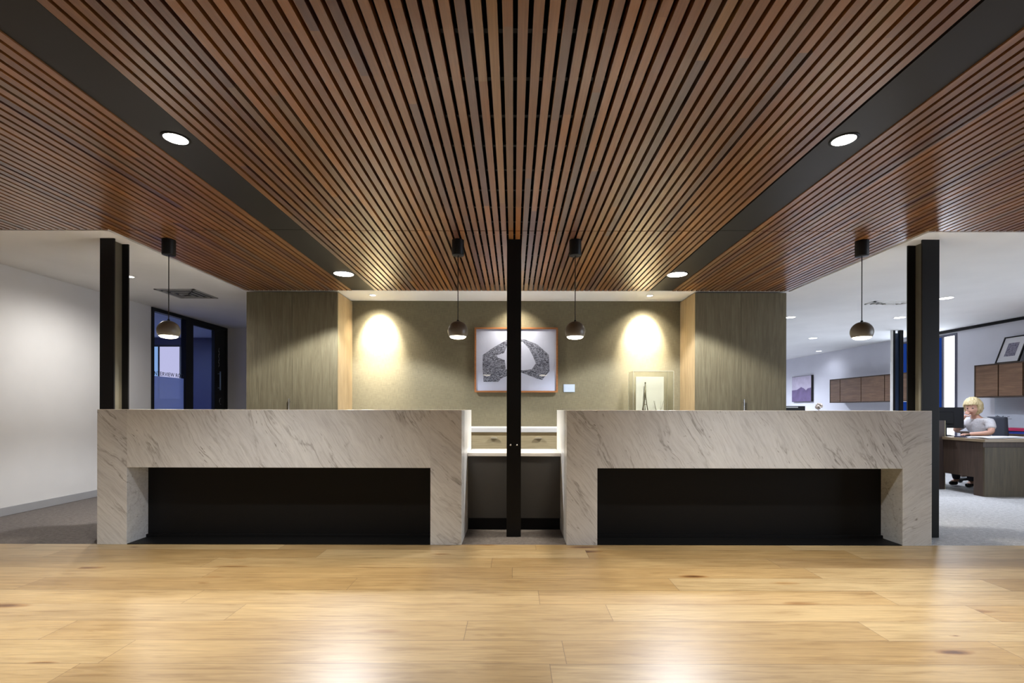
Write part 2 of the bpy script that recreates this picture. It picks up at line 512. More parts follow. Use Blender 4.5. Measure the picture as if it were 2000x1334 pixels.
w.box(XR + 0.02, XR + 0.08, 0.30, 4.90, 0.12, 0.17); w.box(XR + 0.02, XR + 0.08, 0.30, 4.90, 2.43, 2.48)
w = tag(w.build('window_3', M['steel']), 'wide window in the wall on the office side', None, None, 'structure')
lamp('window_daylight', 'AREA', (XR + 0.12, 2.6, 1.3), 170, (0.78, 0.87, 1.0), None, 4.6, (0, 2.6, 1.3), sy=2.3)
lamp('office_window_daylight', 'AREA', (XR - 0.03, 9.6, 1.3), 50, (0.78, 0.87, 1.0), None, 1.2, (0, 9.6, 1.3), sy=2.3)
struct('wall_right.001', XR, XR + 0.1, 10.3, 15.6, 0, H + 0.02, M['lav_paint'])
struct('wall_right.002', XR, XR + 0.1, 8.90, 10.3, 2.53, H + 0.02, M['lav_paint'])
struct('wall_far', -3.4, XR, 15.6, 15.7, 0, H + 0.02, M['lav_paint'])
struct('wall_corridor', -3.4, -3.3, 9.1, 15.6, 0, H + 0.02, M['lav_paint'])
struct('wall_back', -3.36, 3.43, 6.70, 6.80, 0, H + 0.02, M['wallcloth'], label='alcove wall covered in olive beige woven wallcovering')
# facade behind the viewpoint: piers and header round wide openings
f = MB()
f.box(XL, XR, -3.6, -3.5, 2.45, H + 0.1)
for x in (XL, -1.9, 1.7, 4.9, XR - 0.35):
    f.box(x, x + 0.35, -3.6, -3.5, 0, 2.45)
tag(f.build('wall_front', M['white_paint']), kind='structure')

# skirting
struct('baseboard_left', XL, XL + 0.014, 4.05, 7.08, 0, 0.088, M['skirting'], 0.003)
struct('baseboard_left.001', XL, XL + 0.014, -3.4, 4.05, 0, 0.088, M['skirting'], 0.003)
struct('baseboard_end', XL, -3.37, 8.986, 9.0, 0, 0.088, M['skirting'], 0.003)
struct('baseboard_right', XR - 0.014, XR, -3.4, 8.9, 0, 0.088, M['skirting'], 0.003)

# ceilings
TL, TR = -3.375, 3.45
struct('ceiling', -8.4, TL - 0.03, 4.07, 9.6, H + 0.004, H + 0.15, M['ceiling_paint'], label='white plaster ceiling over the passage')
struct('ceiling.001', TR + 0.03, XR + 0.1, 4.07, 15.7, H + 0.004, H + 0.15, M['ceiling_paint'], label='white plaster ceiling over the open office')
struct('ceiling.002', TL - 0.03, TR + 0.03, 6.12, 6.72, H + 0.004, H + 0.15, M['ceiling_paint'], label='white plaster ceiling of the alcove')
struct('ceiling.003', TL - 0.03, TR + 0.03, 6.72, 15.7, H + 0.004, H + 0.15, M['ceiling_paint'])
struct('ceiling.004', XL - 0.1, XR + 0.1, -3.6, 4.06, H + 0.075, H + 0.15, M['void'])
struct('ceiling.005', TL - 0.03, TR + 0.03, 4.06, 6.12, H + 0.075, H + 0.15, M['void'])
struct('trim_1', TL - 0.03, TL - 0.006, 4.06, 6.12, H - 0.006, H + 0.07, M['ceiling_paint'])
struct('trim_2', TR + 0.006, TR + 0.03, 4.06, 6.12, H - 0.006, H + 0.07, M['ceiling_paint'])
struct('trim_3', XL, TL - 0.03, 4.06, 4.07, H - 0.004, H + 0.07, M['ceiling_paint'])
struct('trim_4', TR + 0.03, XR, 4.06, 4.07, H - 0.004, H + 0.07, M['ceiling_paint'])
struct('trim_5', XR - 0.03, XR, 4.07, 9.35, H - 0.045, H, M['steel'])

P, SW = 0.0585, 0.0395
def slats(name, i0, i1, x0, y0, y1, label):
    b = MB()
    for i in range(i0, i1):
        x = x0 + i * P
        b.box(x, x + SW, y0, y1, H, H + 0.04)
    return tag(b.build(name, M['slat']), label, None, None, 'structure')
XA, XB = -1.745, 1.707
nR = int((XR - 1.99) / P); nL = int((-2.03 - XL) / P)
x0L = -2.03 - SW          # slats counted outward from the strips
def slats_dir(name, n, xs, sgn, y0, y1, label):
    b = MB()
    for i in range(n):
        x = xs + sgn * i * P
        lo, hi = (x, x + SW) if sgn > 0 else (x - SW, x)
        b.box(lo, hi, y0, y1, H, H + 0.04)
    return tag(b.build(name, M['slat']), label, None, None, 'structure')
YJ = 4.06
for k, (y0, y1) in enumerate(((-3.5, YJ - 0.006), (YJ + 0.004, 6.115))):
    where = ('over the entry floor', 'over the counters')[k]
    slats_dir('ceiling.%03d' % (6 + 3 * k), 59, XA + 0.004, 1, y0, y1, 'central field of brown timber ceiling slats ' + where)
    nl = nL if k == 0 else int((-2.03 - TL) / P) + 1
    nr = nR if k == 0 else int((TR - 1.99) / P) + 1
    slats_dir('ceiling.%03d' % (7 + 3 * k), nl, -2.03, -1, y0, y1, 'brown timber ceiling slats on the passage side ' + where)
    slats_dir('ceiling.%03d' % (8 + 3 * k), nr, 1.99, 1, y0, y1, 'brown timber ceiling slats on the office side ' + where)
# cross battens the slats are clipped to, one row every 0.286 m
b = MB()
y = -3.3
yy = []
y = 1.967 - 0.286 * 18
while y < 6.1:
    yy.append(y); y += 0.286
for y in yy:
    xl, xr = (XL, XR) if y < 4.06 else (TL, TR)
    for a_, b_ in ((xl, -2.03), (XA, XB), (1.99, xr)):
        b.box(a_, b_, y - 0.012, y + 0.012, H + 0.040, H + 0.062)
tag(b.build('ceiling.012', M['steel']), 'dark battens above the timber ceiling slats', None, None, 'structure')
for k, (a_, b_) in enumerate(((-2.03, XA), (XB + 0.004, 1.99))):
    q = MB()
    q.box(a_ + 0.003, b_ - 0.005, -3.5, YJ - 0.004, H + 0.006, H + 0.05)
    q.box(a_ + 0.003, b_ - 0.005, YJ + 0.003, 6.115, H + 0.006, H + 0.05)
    tag(q.build('ceiling.%03d' % (13 + k), M['strip']), 'charcoal service strip between slats on the %s side' % ('passage', 'office')[k], None, None, 'structure')

# ------------------------------------------------------------------ downlights
def downlight(loc, r, label, lens, energy, col, group, spot=120, blend=0.9, trim='steel', target=None, size=None, rim=0.012):
    t = empty('ceiling_downlight', loc, 0, label, 'downlight', group)
    MB().lathe([(r, 0.0), (r + rim, 0.0), (r + rim, -0.004), (r, -0.006), (r - 0.003, 0.0)], 32, cap=False).build('trim_ring', M[trim], t)
    MB().lathe([(0.0, 0.0), (r, 0.0), (r, -0.003), (0.0, -0.0032)], 32, cap=False).build('lens', M[lens], t)
    tg = (0, 0, -1) if target is None else tuple(Vector(target) - Vector(loc))
    lamp('downlight_beam', 'SPOT', (0, 0, -0.02), energy, col, t, size if size else r * 0.8, tg, spot, blend)
    return t
Gs = 'downlights in the charcoal strips'
zc = H + 0.005
downlight((-1.866, 2.69, zc), 0.060, 'small bright downlight in the charcoal strip nearer the white passage wall', 'lens_warm', 310, SOFT, Gs, 104, 1.0)
downlight((1.82, 2.69, zc), 0.060, 'small bright downlight in the charcoal strip nearer the open office', 'lens_warm', 310, SOFT, Gs, 104, 1.0)
downlight((-1.873, 5.37, zc), 0.105, 'large round downlight in the charcoal strip above the tall cabinet beside the passage', 'lens_warm', 370, (0.95, 0.97, 1.0), Gs, 128, 0.22)
downlight((1.80, 5.37, zc), 0.105, 'large round downlight in the charcoal strip above the tall cabinet beside the office', 'lens_warm', 370, (0.95, 0.97, 1.0), Gs, 128, 0.22)
downlight((-1.87, 0.0, zc), 0.060, 'small downlight in the passage side strip above the viewer', 'lens_warm', 50, SOFT, Gs, 96, 1.0)
downlight((1.82, 0.0, zc), 0.060, 'small downlight in the office side strip above the viewer', 'lens_warm', 50, SOFT, Gs, 96, 1.0)

# wall washers in the alcove ceiling
Ga = 'spotlights in the alcove ceiling'
for x, lb in ((-1.84, 'spotlight washing the alcove wall beside the passage side cabinet'), (0.03, 'spotlight above the framed artwork, mostly behind the middle column'), (1.775, 'spotlight washing the alcove wall above the acrylic case')):
    e = 1.0 if abs(x) > 1 else 0.7
    t = downlight((x, 6.36, H + 0.004), 0.038, lb, 'lens_warm', 80 * e, (1.0, 0.90, 0.74), Ga, 104, 1.0, 'white_top', (x, 6.70, 1.85), 0.02)
    if abs(x) > 1:
        lamp('core_beam', 'SPOT', (0, 0, -0.02), 560, (1.0, 0.90, 0.74), t, 0.03, (0, 0.34, -0.52), 62, 1.0)

# downlights in the white ceilings
Go = 'downlights in the white ceilings'
zw = H + 0.004
downlight((-4.33, 5.49, zw), 0.045, 'bright downlight in the passage ceiling beside the black column', 'lens_warm', 120, NEUT, Go, 165, 1.0, 'white_top')
downlight((-3.9, 2.2, H), 0.045, 'downlight above the entry near the white passage wall', 'lens_warm', 80, NEUT, Go, 120, 1.0, 'white_top')
for (x, y, lb) in ((4.44, 7.83, 'office ceiling downlight beside the tall oak cabinet'), (6.20, 7.83, 'office ceiling downlight between the pendant and the black column'),
                   (6.20, 10.1, 'office ceiling downlight just above the pendant shade by the office'), (7.70, 12.3, 'office ceiling downlight close to the far lavender wall'),
                   (5.74, 6.47, 'office ceiling downlight above the seated worker')):
    downlight((x, y, zw), 0.075 if y < 11 else 0.06, lb, 'lens_cool', (185 if y < 9 else 190) if x < 7 else 14, COOL, Go, 150, 1.0, 'white_top')
downlight((6.2, 13.6, zw), 0.075, 'office ceiling downlight deepest in the open office', 'lens_cool', 650, COOL, Go, 165, 1.0, 'white_top')

# ------------------------------------------------------------------ diffusers
def diffuser(x, y, s, ry, label):
    t = empty('air_diffuser', (x, y, H + 0.004), 0, label, 'vent')
    f = MB()
    for k, w in enumerate((s / 2, s / 2 * 0.76, s / 2 * 0.52, s / 2 * 0.28)):
        zz = -0.004 - 0.006 * k
        t_ = 0.03 if k == 0 else 0.012
        sy = ry
        f.box(-w, w, -w * sy, -w * sy + t_, zz - 0.006, zz + 0.004)
        f.box(-w, w, w * sy - t_, w * sy, zz - 0.006, zz + 0.004)
        f.box(-w, -w + t_, -w * sy, w * sy, zz - 0.006, zz + 0.004)
        f.box(w - t_, w, -w * sy, w * sy, zz - 0.006, zz + 0.004)
    f.build('louvre_frame', M['grey_metal'] if ry == 1 else M['ceiling_paint'], t)
    bx('backing', -s / 2 + 0.01, s / 2 - 0.01, -s / 2 * ry + 0.01, s / 2 * ry - 0.01, -0.0035, -0.001, M['strip'] if ry == 1 else M['grey_metal'], t)
    return t
diffuser(-4.22, 6.30, 0.50, 1, 'square louvred air diffuser in the passage ceiling above the glass door')
diffuser(5.20, 6.75, 0.55, 0.35, 'slim white air diffuser in the office ceiling beside the black column')

# ------------------------------------------------------------------ black steel columns (H sections)
def column(x, w, d, y, ztop, label, mat_web, bolts=False):
    t = empty('steel_column', (x, y, 0), 0, label, 'column', 'black steel H section columns')
    fl = 0.014
    f = MB(); f.box(-w / 2, w / 2, 0, fl, 0, ztop, 0.001); f.build('front_flange', M['steel'], t)
    f = MB(); f.box(-w / 2, w / 2, d - fl, d, 0, ztop, 0.001); f.build('rear_flange', M['steel'], t)
    f = MB(); f.box(-0.006, 0.006, fl, d - fl, 0, ztop); f.build('web', M[mat_web], t)
    if bolts:
        for sx in (-0.028, 0.028):
            MB().lathe([(0, 0), (0.009, 0), (0.009, 0.006), (0.006, 0.009), (0, 0.010)], 12, Matrix.Translation((sx, -0.0005, 0.802)) @ Matrix.Rotation(math.radians(90), 4, 'X')).build('bolt', M['chrome'], t)
    return t
column(0.003, 0.125, 0.14, 4.26, H, 'black steel column in the gap between the two marble counters', 'steel', True)
column(-3.555, 0.125, 0.17, 4.26, H + 0.004, 'black steel column behind the counter on the white passage side', 'steel_satin')
column(3.645, 0.15, 0.17, 4.26, H + 0.004, 'black steel column at the end of the counter nearest the office', 'steel_satin')

# ------------------------------------------------------------------ reception counters
CT = 1.104
def counter(xa, xb, la, lb, mats, label, outer):
    """xa..xb outer width, la / lb inner faces of the legs; outer = -1 if the outer end is at xa"""
    y0 = YF
    t = empty('reception_counter', ((xa + xb) / 2, y0, 0), 0, label, 'reception counter', 'marble reception counters')
    cx = (xa + xb) / 2
    X = lambda v: v - cx
    zb = 0.632
    mb, ml, mr = mats
    MB().box(X(la), X(lb), 0, 0.03, zb, CT, 0.0015).build('front_slab', M[mb], t)
    MB().box(X(la), X(lb), 0.03, 0.24, zb, zb + 0.025).build('soffit', M[mb], t)
    for (p, q, mm, nm) in ((xa, la, ml, 'a'), (lb, xb, mr, 'b')):
        o = MB().box(X(p), X(q), 0, 0.24, 0, CT, 0.0015).build('marble_leg', M[mm], t)
    MB().box(X(xa), X(xb), 0, 0.36, CT, CT + 0.004, 0.001).build('counter_top', M['white_top'], t)
    MB().box(X(la), X(lb), 0.235, 0.26, 0.03, zb + 0.02).build('recess_panel', M['black'], t)
    MB().box(X(la), X(lb), 0.21, 0.255, 0.0, 0.03).build('plinth', M['black'], t)
    MB().box(X(la), X(lb), 0.004, 0.21, 0.0, 0.006).build('recess_floor_shade', M['black'], t)  # added black sheet standing in for the shaded floor inside the recess
    # rear worktop and end panels
    zi = 0.70
    for s, xx in ((1, xa), (-1, xb)):
        a_, b_ = (xx, xx + 0.03) if s > 0 else (xx - 0.03, xx)
        q = 0.915 if True else 0.9
        MB().box(X(a_), X(b_), 0.24, q, 0, CT + 0.004, 0.001).build('end_panel', M['white_top'], t)
    MB().box(X(xa + 0.03), X(xb - 0.03), 0.26, 0.90, zi, zi + 0.03, 0.002).build('worktop', M['worktop'], t)
    MB().box(X(xa + 0.03), X(xb - 0.03), 0.24, 0.26, zb, CT).build('back_lining', M['worktop'], t)
    return t
counter(-3.416, -0.425, -3.172, -0.681, ('marble_beam', 'marble_leg', 'marble_leg'), 'long white marble reception counter beside the white passage wall', -1)
counter(0.437, 3.433, 0.689, 3.193, ('marble_beam_b', 'marble_leg_b', 'marble_end'), 'long white marble reception counter beside the open office', 1)

# link desk between them
t = empty('link_desk', (0.006, 4.50, 0), 0, 'low white topped desk with charcoal front bridging the gap between counters', 'desk')
MB().box(-0.428, 0.428, 0, 0.03, 0.11, 0.678, 0.001).build('front_panel', M['charcoal'], t)
MB().box(-0.428, 0.428, -0.012, 0.46, 0.682, 0.712, 0.002).build('desk_top', M['white_top'], t)
MB().box(-0.428, 0.428, 0.03, 0.05, 0.0, 0.11).build('plinth', M['black'], t)

# ------------------------------------------------------------------ tall cabinets of the back wall
def cabinet(xa, xb, seams, handles, side, label):
    cx = (xa + xb) / 2
    t = empty('tall_cabinet', (cx, 6.13, 0), 0, label, 'cabinet', 'floor to ceiling oak cabinets')
    X = lambda v: v - cx
    MB().box(X(xa), X(xb), 0.022, 0.565, 0, H - 0.012).build('carcass', M['oak_side'], t)
    ed = [xa] + seams + [xb]
    for i in range(len(ed) - 1):
        d = MB().box(X(ed[i]) + (0.0015 if i else 0), X(ed[i + 1]) - 0.0015, 0, 0.020, 0.02, H - 0.014, 0.0008).build('door', M['oak'], t)
        for hx in handles:
            if ed[i] < hx < ed[i + 1]:
                h = MB().box(X(hx) - 0.006, X(hx) + 0.006, -0.030, -0.020, 0.93, 1.245, 0.002)
                h.box(X(hx) - 0.005, X(hx) + 0.005, -0.022, 0.0, 0.96, 0.975)
                h.box(X(hx) - 0.005, X(hx) + 0.005, -0.022, 0.0, 1.20, 1.215)
                h.build('handle', M['chrome'], d)
    return t
cabinet(-3.36, -2.215, [-2.785], [-2.812], 1, 'tall greyed oak cabinet beside the passage with the glass door')
cabinet(2.285, 3.43, [2.862], [2.885], -1, 'tall greyed oak cabinet beside the open office')

# sideboard under the art
t = empty('sideboard', (0.033, 6.10, 0), 0, 'long white topped oak drawer sideboard along the alcove wall', 'sideboard')
MB().box(-2.24, 2.24, 0.03, 0.575, 0.08, 0.825).build('carcass', M['oak_drawer'], t)
MB().box(-2.246, 2.246, 0.0, 0.598, 0.828, 0.882, 0.002).build('top', M['white_top'], t)
MB().box(-2.22, 2.22, 0.06, 0.56, 0.0, 0.08).build('plinth', M['black'], t)
dw = 0.559
for i in range(8):
    xa = -2.236 + i * dw
    for (za, zb) in ((0.565, 0.785), (0.33, 0.56), (0.09, 0.325)):
        d = MB().box(xa + 0.002, xa + dw - 0.002, 0.008, 0.028, za, zb, 0.001).build('drawer', M['oak_drawer'], t)
        xc = xa + dw / 2
        h = MB()
        pts = [(-0.045, 0), (-0.040, 0.014), (-0.02, 0.022), (0.02, 0.022), (0.040, 0.014), (0.045, 0)]
        h.prism([(xc + p[0], zb - 0.035 + p[1]) for p in pts], 'y', -0.014, 0.008)
        h.build('cup_pull', M['brass'], d)
    
# ------------------------------------------------------------------ artwork
def frame_rect(b, w, h, fw, y0, y1):
    b.box(-w / 2, w / 2, y0, y1, h / 2 - fw, h / 2, 0.001)
    b.box(-w / 2, w / 2, y0, y1, -h / 2, -h / 2 + fw, 0.001)
    b.box(-w / 2, -w / 2 + fw, y0, y1, -h / 2 + fw, h / 2 - fw, 0.001)
    b.box(w / 2 - fw, w / 2, y0, y1, -h / 2 + fw, h / 2 - fw, 0.001)

def etch_material():
    m, nt, b = new_mat('etched_maze_pattern')
    n1 = noise(nt, coords(nt, rot=(0, 0.8, 0), scale=(22, 1, 60)), 1.3, 4, 0.6, 1.6)
    n2 = noise(nt, coords(nt, rot=(0, -0.7, 0), scale=(24, 1, 70)), 1.3, 4, 0.6, 1.6)
    sel = noise(nt, coords(nt), 6, 2)
    f = mix(nt, ramp(nt, sel, [(0.48, (0, 0, 0)), (0.52, (1, 1, 1))]), n1, n2)
    c = ramp(nt, f, [(0.44, (0.035, 0.035, 0.045)), (0.56, (0.50, 0.50, 0.54))])
    L(nt, c, b.inputs['Base Color'])
    b.inputs['Roughness'].default_value = 0.6
    return m
M['etch'] = etch_material()
ac = (0.035, 6.655, 1.789)
t = empty('framed_artwork', ac, 0, 'framed black and white patterned print hanging behind the middle column', 'picture')
b = MB(); frame_rect(b, 1.135, 0.885, 0.022, -0.018, 0.018); b.build('frame', M['frame_wood'], t)
bx('mount_board', -0.55, 0.55, 0.002, 0.016, -0.425, 0.425, M['mat_board'], t)
sc = 142.9 * 8.895
def art(pts):
    return [((px - 820) / 8.895 / 142.9, -(py - 640) / 8.895 / 142.9) for px, py in pts]
outer = [(240, 555), (430, 420), (660, 290), (800, 265), (960, 280), (1180, 365), (1385, 545), (1400, 830), (1270, 985), (1160, 955), (920, 860), (790, 850), (640, 925), (560, 960), (510, 1020), (255, 1020), (235, 760)]
inner = [(660, 400), (610, 520), (480, 560), (500, 600), (620, 640), (640, 800), (940, 820), (1090, 800), (1160, 700), (1110, 570), (1040, 440), (930, 320), (800, 330), (700, 350)]
b = MB()
vo = [b.bm.verts.new((p[0], 0.0, p[1])) for p in art(outer)]
vi = [b.bm.verts.new((p[0], 0.0, p[1])) for p in art(inner)]
es = [b.bm.edges.new((vo[i], vo[(i + 1) % len(vo)])) for i in range(len(vo))] + [b.bm.edges.new((vi[i], vi[(i + 1) % len(vi)])) for i in range(len(vi))]
bmesh.ops.triangle_fill(b.bm, edges=es, use_beauty=True)
for v in b.bm.verts: v.co.y = 0.0012
b.build('printed_figure', M['etch'], t)
bx('glazing', -0.55, 0.55, -0.006, -0.004, -0.425, 0.425, M['glass'], t)
t = bx('wall_plaque', 0.685, 0.84, 6.688, 6.70, 1.355, 1.46, plain('pale_blue_plaque', (0.42, 0.50, 0.62), 0.5), None, 0.001)
tag(t, 'small pale rectangular plaque on the wall beside the framed artwork', 'plaque')

# ------------------------------------------------------------------ display case with its contents
t = empty('display_case', (1.80, 6.40, 0.882), 0, 'clear acrylic display case standing on the sideboard', 'display case')
b = MB()
w, dd, hh = 0.26, 0.13, 0.725
b.box(-w, w, -dd, -dd + 0.005, 0, hh); b.box(-w, w, dd - 0.005, dd, 0, hh)
b.box(-w, -w + 0.005, -dd + 0.005, dd - 0.005, 0, hh); b.box(w - 0.005, w, -dd + 0.005, dd - 0.005, 0, hh)
b.box(-w, w, -dd, dd, hh, hh + 0.005)
b.build('acrylic_cover', M['acrylic'], t)
b = MB()
for sx in (-1, 1):
    for sy in (-1, 1):
        b.box(sx * w - 0.0012, sx * w + 0.0012, sy * dd - 0.0012, sy * dd + 0.0012, 0, hh + 0.005)
b.box(-w, w, -dd - 0.0012, -dd + 0.0012, hh + 0.003, hh + 0.0055)
b.build('polished_edges', plain('acrylic_edge', (0.50, 0.50, 0.44), 0.3), t)
bx('white_base', -w + 0.006, w - 0.006, -dd + 0.006, dd - 0.006, 0, 0.02, M['white_top'], t)
t = bx('display_board', 1.625, 1.995, 6.475, 6.490, 0.904, 1.552, plain('cream_board', (0.50, 0.48, 0.38), 0.6), None, 0.001)
tag(t, 'cream board standing upright inside the acrylic display case', 'board')
b = MB()
for sx in (-1, 1):
    b.tube([(0, 0, 0.43), (sx * 0.006, 0, 0.25), (sx * 0.018, 0, 0.16), (sx * 0.042, 0, 0.02)], [0.006, 0.007, 0.006, 0.006], 6)
b.ellipsoid((0, 0, 0.437), (0.010, 0.010, 0.013))
b.box(-0.022, 0.022, -0.006, 0.006, 0.150, 0.158)
b.box(-0.014, 0.014, -0.006, 0.006, 0.215, 0.222)
b.box(-0.055, 0.055, -0.03, 0.03, 0.0, 0.02)
o = b.build('trophy_figurine', plain('aged_bronze', (0.12, 0.10, 0.05), 0.4, metal=0.6)); o.location = (1.735, 6.42, 1.03)
bx('figurine_stand', -0.07, 0.07, -0.035, 0.035, -0.128, 0.0, M['white_top'], o)
tag(o, 'slender bronze two legged figurine inside the acrylic display case', 'figurine')
t = empty('twig_vase', (1.905, 6.43, 0.902), 0, 'small vase of bare twigs inside the acrylic display case', 'vase')
MB().lathe([(0, 0), (0.022, 0), (0.03, 0.03), (0.02, 0.07), (0.012, 0.095), (0.015, 0.105)], 20, cap=False).build('vase', plain('grey_green_ceramic', (0.28, 0.32, 0.26), 0.35), t)
random.seed(4)
b = MB()
for k in range(7):
    a = random.uniform(-1, 1); q = random.uniform(-0.3, 0.3)
    b.tube([(0, 0, 0.08), (a * 0.02, q * 0.02, 0.16), (a * 0.06, q * 0.04, 0.24), (a * 0.075 + random.uniform(-.02, .02), q * 0.05, 0.33)], [0.003, 0.0025, 0.002, 0.001], 5)
b.build('twigs', plain('twig_bark', (0.20, 0.18, 0.12), 0.7), t)

# ------------------------------------------------------------------ pendants
def make_pendant(loc, label):
    t = empty('pendant_lamp', loc, 0, label, 'pendant lamp', 'globe pendant lamps over the counters')
    MB().lathe([(0, 0), (0.053, 0), (0.053, -0.003), (0.053, -0.130), (0.050, -0.135), (0, -0.135)], 32, cap=False).build('canopy', M['steel'], t)
    MB().tube([(0, 0, -0.13), (0, 0, -0.715)], 0.0036, 8).build('cord', M['steel'], t)
    R = 0.089; zc = -0.800
    zcut = -0.047
    prof = []
    for k in range(0, 19):
        a = math.pi / 2 - (math.pi / 2 + math.asin(-zcut / R)) * k / 18
        prof.append((max(R * math.cos(a), 0.0), zc + R * math.sin(a)))
    inner = [(max(r - 0.003, 0), z - (0.003 if i < 12 else 0.0)) for i, (r, z) in enumerate(prof)][::-1]
    MB().lathe([(0, prof[0][1])] + prof[1:] + inner[:-1] + [(0, prof[0][1] - 0.003)], 40, cap=False).build('shade', M['shade'], t)
    MB().lathe([(0, -0.700), (0.009, -0.700), (0.011, -0.714), (0, -0.716)], 16, cap=False).build('cord_grip', M['steel'], t)
    rr = math.sqrt(R * R - zcut * zcut) - 0.004
    MB().lathe([(rr, zc + zcut + 0.004), (rr * 0.98, zc + zcut - 0.004), (rr * 0.8, zc + zcut - 0.014), (rr * 0.4, zc + zcut - 0.020), (0, zc + zcut - 0.022)], 40, cap=False).build('diffuser', M['bulb'], t)
    lamp('pendant_light', 'SPOT', (0, 0, zc + zcut - 0.035), 55, (1.0, 0.90, 0.74), t, 0.05, (0, 0, -2), 120, 0.6)
    return t
ys = 4.29
for x, lb in ((-3.036, 'globe pendant hanging in front of the glass interview room door'), (-0.491, 'globe pendant just on the passage side of the framed artwork'),
              (0.5405, 'globe pendant just on the office side of the framed artwork'), (3.063, 'globe pendant hanging in front of the open office')):
    make_pendant((x, ys, H), lb)

# ------------------------------------------------------------------ glass door of the interview room (in the left wall)
t = MB()
fx0, fx1 = XL - 0.07, XL + 0.012
ya, yb, ym0, ym1, ys0 = 7.10, 8.98, 7.84, 8.02, 8.60
t.box(fx0, fx1, ya, ya + 0.05, 0, H - 0.002); t.box(fx0, fx1, yb - 0.06, yb, 0, H - 0.002)
t.box(fx0, fx1, ya + 0.05, yb - 0.06, H - 0.052, H - 0.002)
t.box(fx0, fx1, ym0, ym1, 0, H - 0.052)
t.box(fx0, fx1, ya + 0.05, ym0, 0, 0.05)
D = tag(t.build('door_1', M['steel']), 'black framed glazed door and sidelight of the interview room', None, None, 'structure')
bx('sidelight_pane', XL - 0.034, XL - 0.026, ya + 0.05, ym0, 0.05, H - 0.052, M['glass'], D)
bx('frosted_film', XL - 0.025, XL - 0.0245, ya + 0.05, ym0, 0.05, 1.60, M['film'], D)
lf = bx('door_leaf_pane', XL - 0.034, XL - 0.026, ym1 + 0.02, ys0, 0.05, H - 0.10, M['glass'], D)
bx('door_stile', XL - 0.05, XL + 0.005, ys0, yb - 0.062, 0.01, H - 0.056, M['steel'], D, 0.002)
bx('door_rail', XL - 0.05, XL + 0.005, ym1 + 0.002, ys0, H - 0.10, H - 0.056, M['steel'], D)
pm = plain('pale_blue_steel', (0.30, 0.42, 0.62), 0.3, metal=0.3)
b = MB(); b.tube([(XL + 0.045, 8.70, 1.45), (XL + 0.045, 8.70, 1.78)], 0.011, 10)
b.tube([(XL + 0.0, 8.70, 1.49), (XL + 0.045, 8.70, 1.49)], 0.006, 8); b.tube([(XL + 0.0, 8.70, 1.74), (XL + 0.045, 8.70, 1.74)], 0.006, 8)
b.build('pull_bar', pm, D)
b = MB()
for k in range(7):
    z = 1.86 + k * 0.05
    b.tube([(XL + 0.02, 8.70 + (0.012 if k % 2 else -0.012), z), (XL + 0.02, 8.70 + (-0.012 if k % 2 else 0.012), z + 0.045)], 0.004, 6)
b.build('chain', M['chrome'], D)
b = MB()
b.tube([(XL + 0.03, 8.72 + 0.03, 1.31), (XL + 0.04, 8.695, 1.295), (XL + 0.04, 8.685, 1.25), (XL + 0.04, 8.695, 1.205), (XL + 0.03, 8.72 + 0.03, 1.19)], 0.005, 8)
b.build('handle', M['chrome'], D)
fc = bpy.data.curves.new('door_lettering', 'FONT')
fc.body = 'INTERVIEW ROOM'
fc.size = 0.085; fc.extrude = 0.0008; fc.space_character = 1.05
fo = bpy.data.objects.new('door_lettering', fc); COL.objects.link(fo)
fo.location = (XL - 0.022, 7.165, 1.612); fo.rotation_euler = (math.radians(90), 0, math.radians(90))
fo.data.materials.append(M['ink']); fo.parent = D

# interview room behind
room = plain('interview_room_paint', (0.30, 0.34, 0.55), 0.7)
navy = plain('navy_wall_panel', (0.018, 0.022, 0.075), 0.5)
struct('wall_room_back', -8.4, -8.3, 6.0, 10.3, 0, H, room)
struct('wall_room_end', -8.3, XL - 0.1, 10.2, 10.3, 0, H, navy)
struct('wall_room_near', -8.3, XL - 0.1, 6.0, 6.1, 0, H, room)
struct('wall_room_side', XL - 0.1, XL, 9.1, 10.3, 0, H, navy)
struct('ceiling.015', -8.4, TL - 0.03, 9.6, 10.4, H + 0.004, H + 0.15, M['ceiling_paint'])
w = MB(); w.box(-8.15, -6.72, 10.17, 10.2, 1.28, 2.45)
w = w.build('window_1', M['steel']); tag(w, None, None, None, 'structure')
bx('daylit_pane', -8.10, -7.42, 10.165, 10.17, 1.32, 2.41, emit('daylit_window_blue', (0.35, 0.58, 1.0), 0.75), w)
bx('daylit_blind', -7.38, -6.97, 10.165, 10.17, 1.32, 2.41, emit('daylit_window_blind', (0.70, 0.68, 0.95), 0.85), w)
bx('curtain_panel', -6.95, -6.74, 10.160, 10.17, 1.30, 2.41, plain('olive_curtain', (0.25, 0.24, 0.20), 0.8), w)
t = empty('ceiling_light_panel', (-7.3, 8.0, H), 0, 'bluish light panel in the interview room ceiling seen through the glass', 'ceiling light')
bx('diffuser', -0.55, 0.55, -0.15, 0.15, -0.012, -0.002, emit('blue_white_panel', (0.6, 0.72, 1.0), 3.0), t)
lamp('panel_light', 'AREA', (0, 0, -0.03), 75, (0.45, 0.58, 1.0), t, 1.0, (0, 0, -1), sy=0.3)

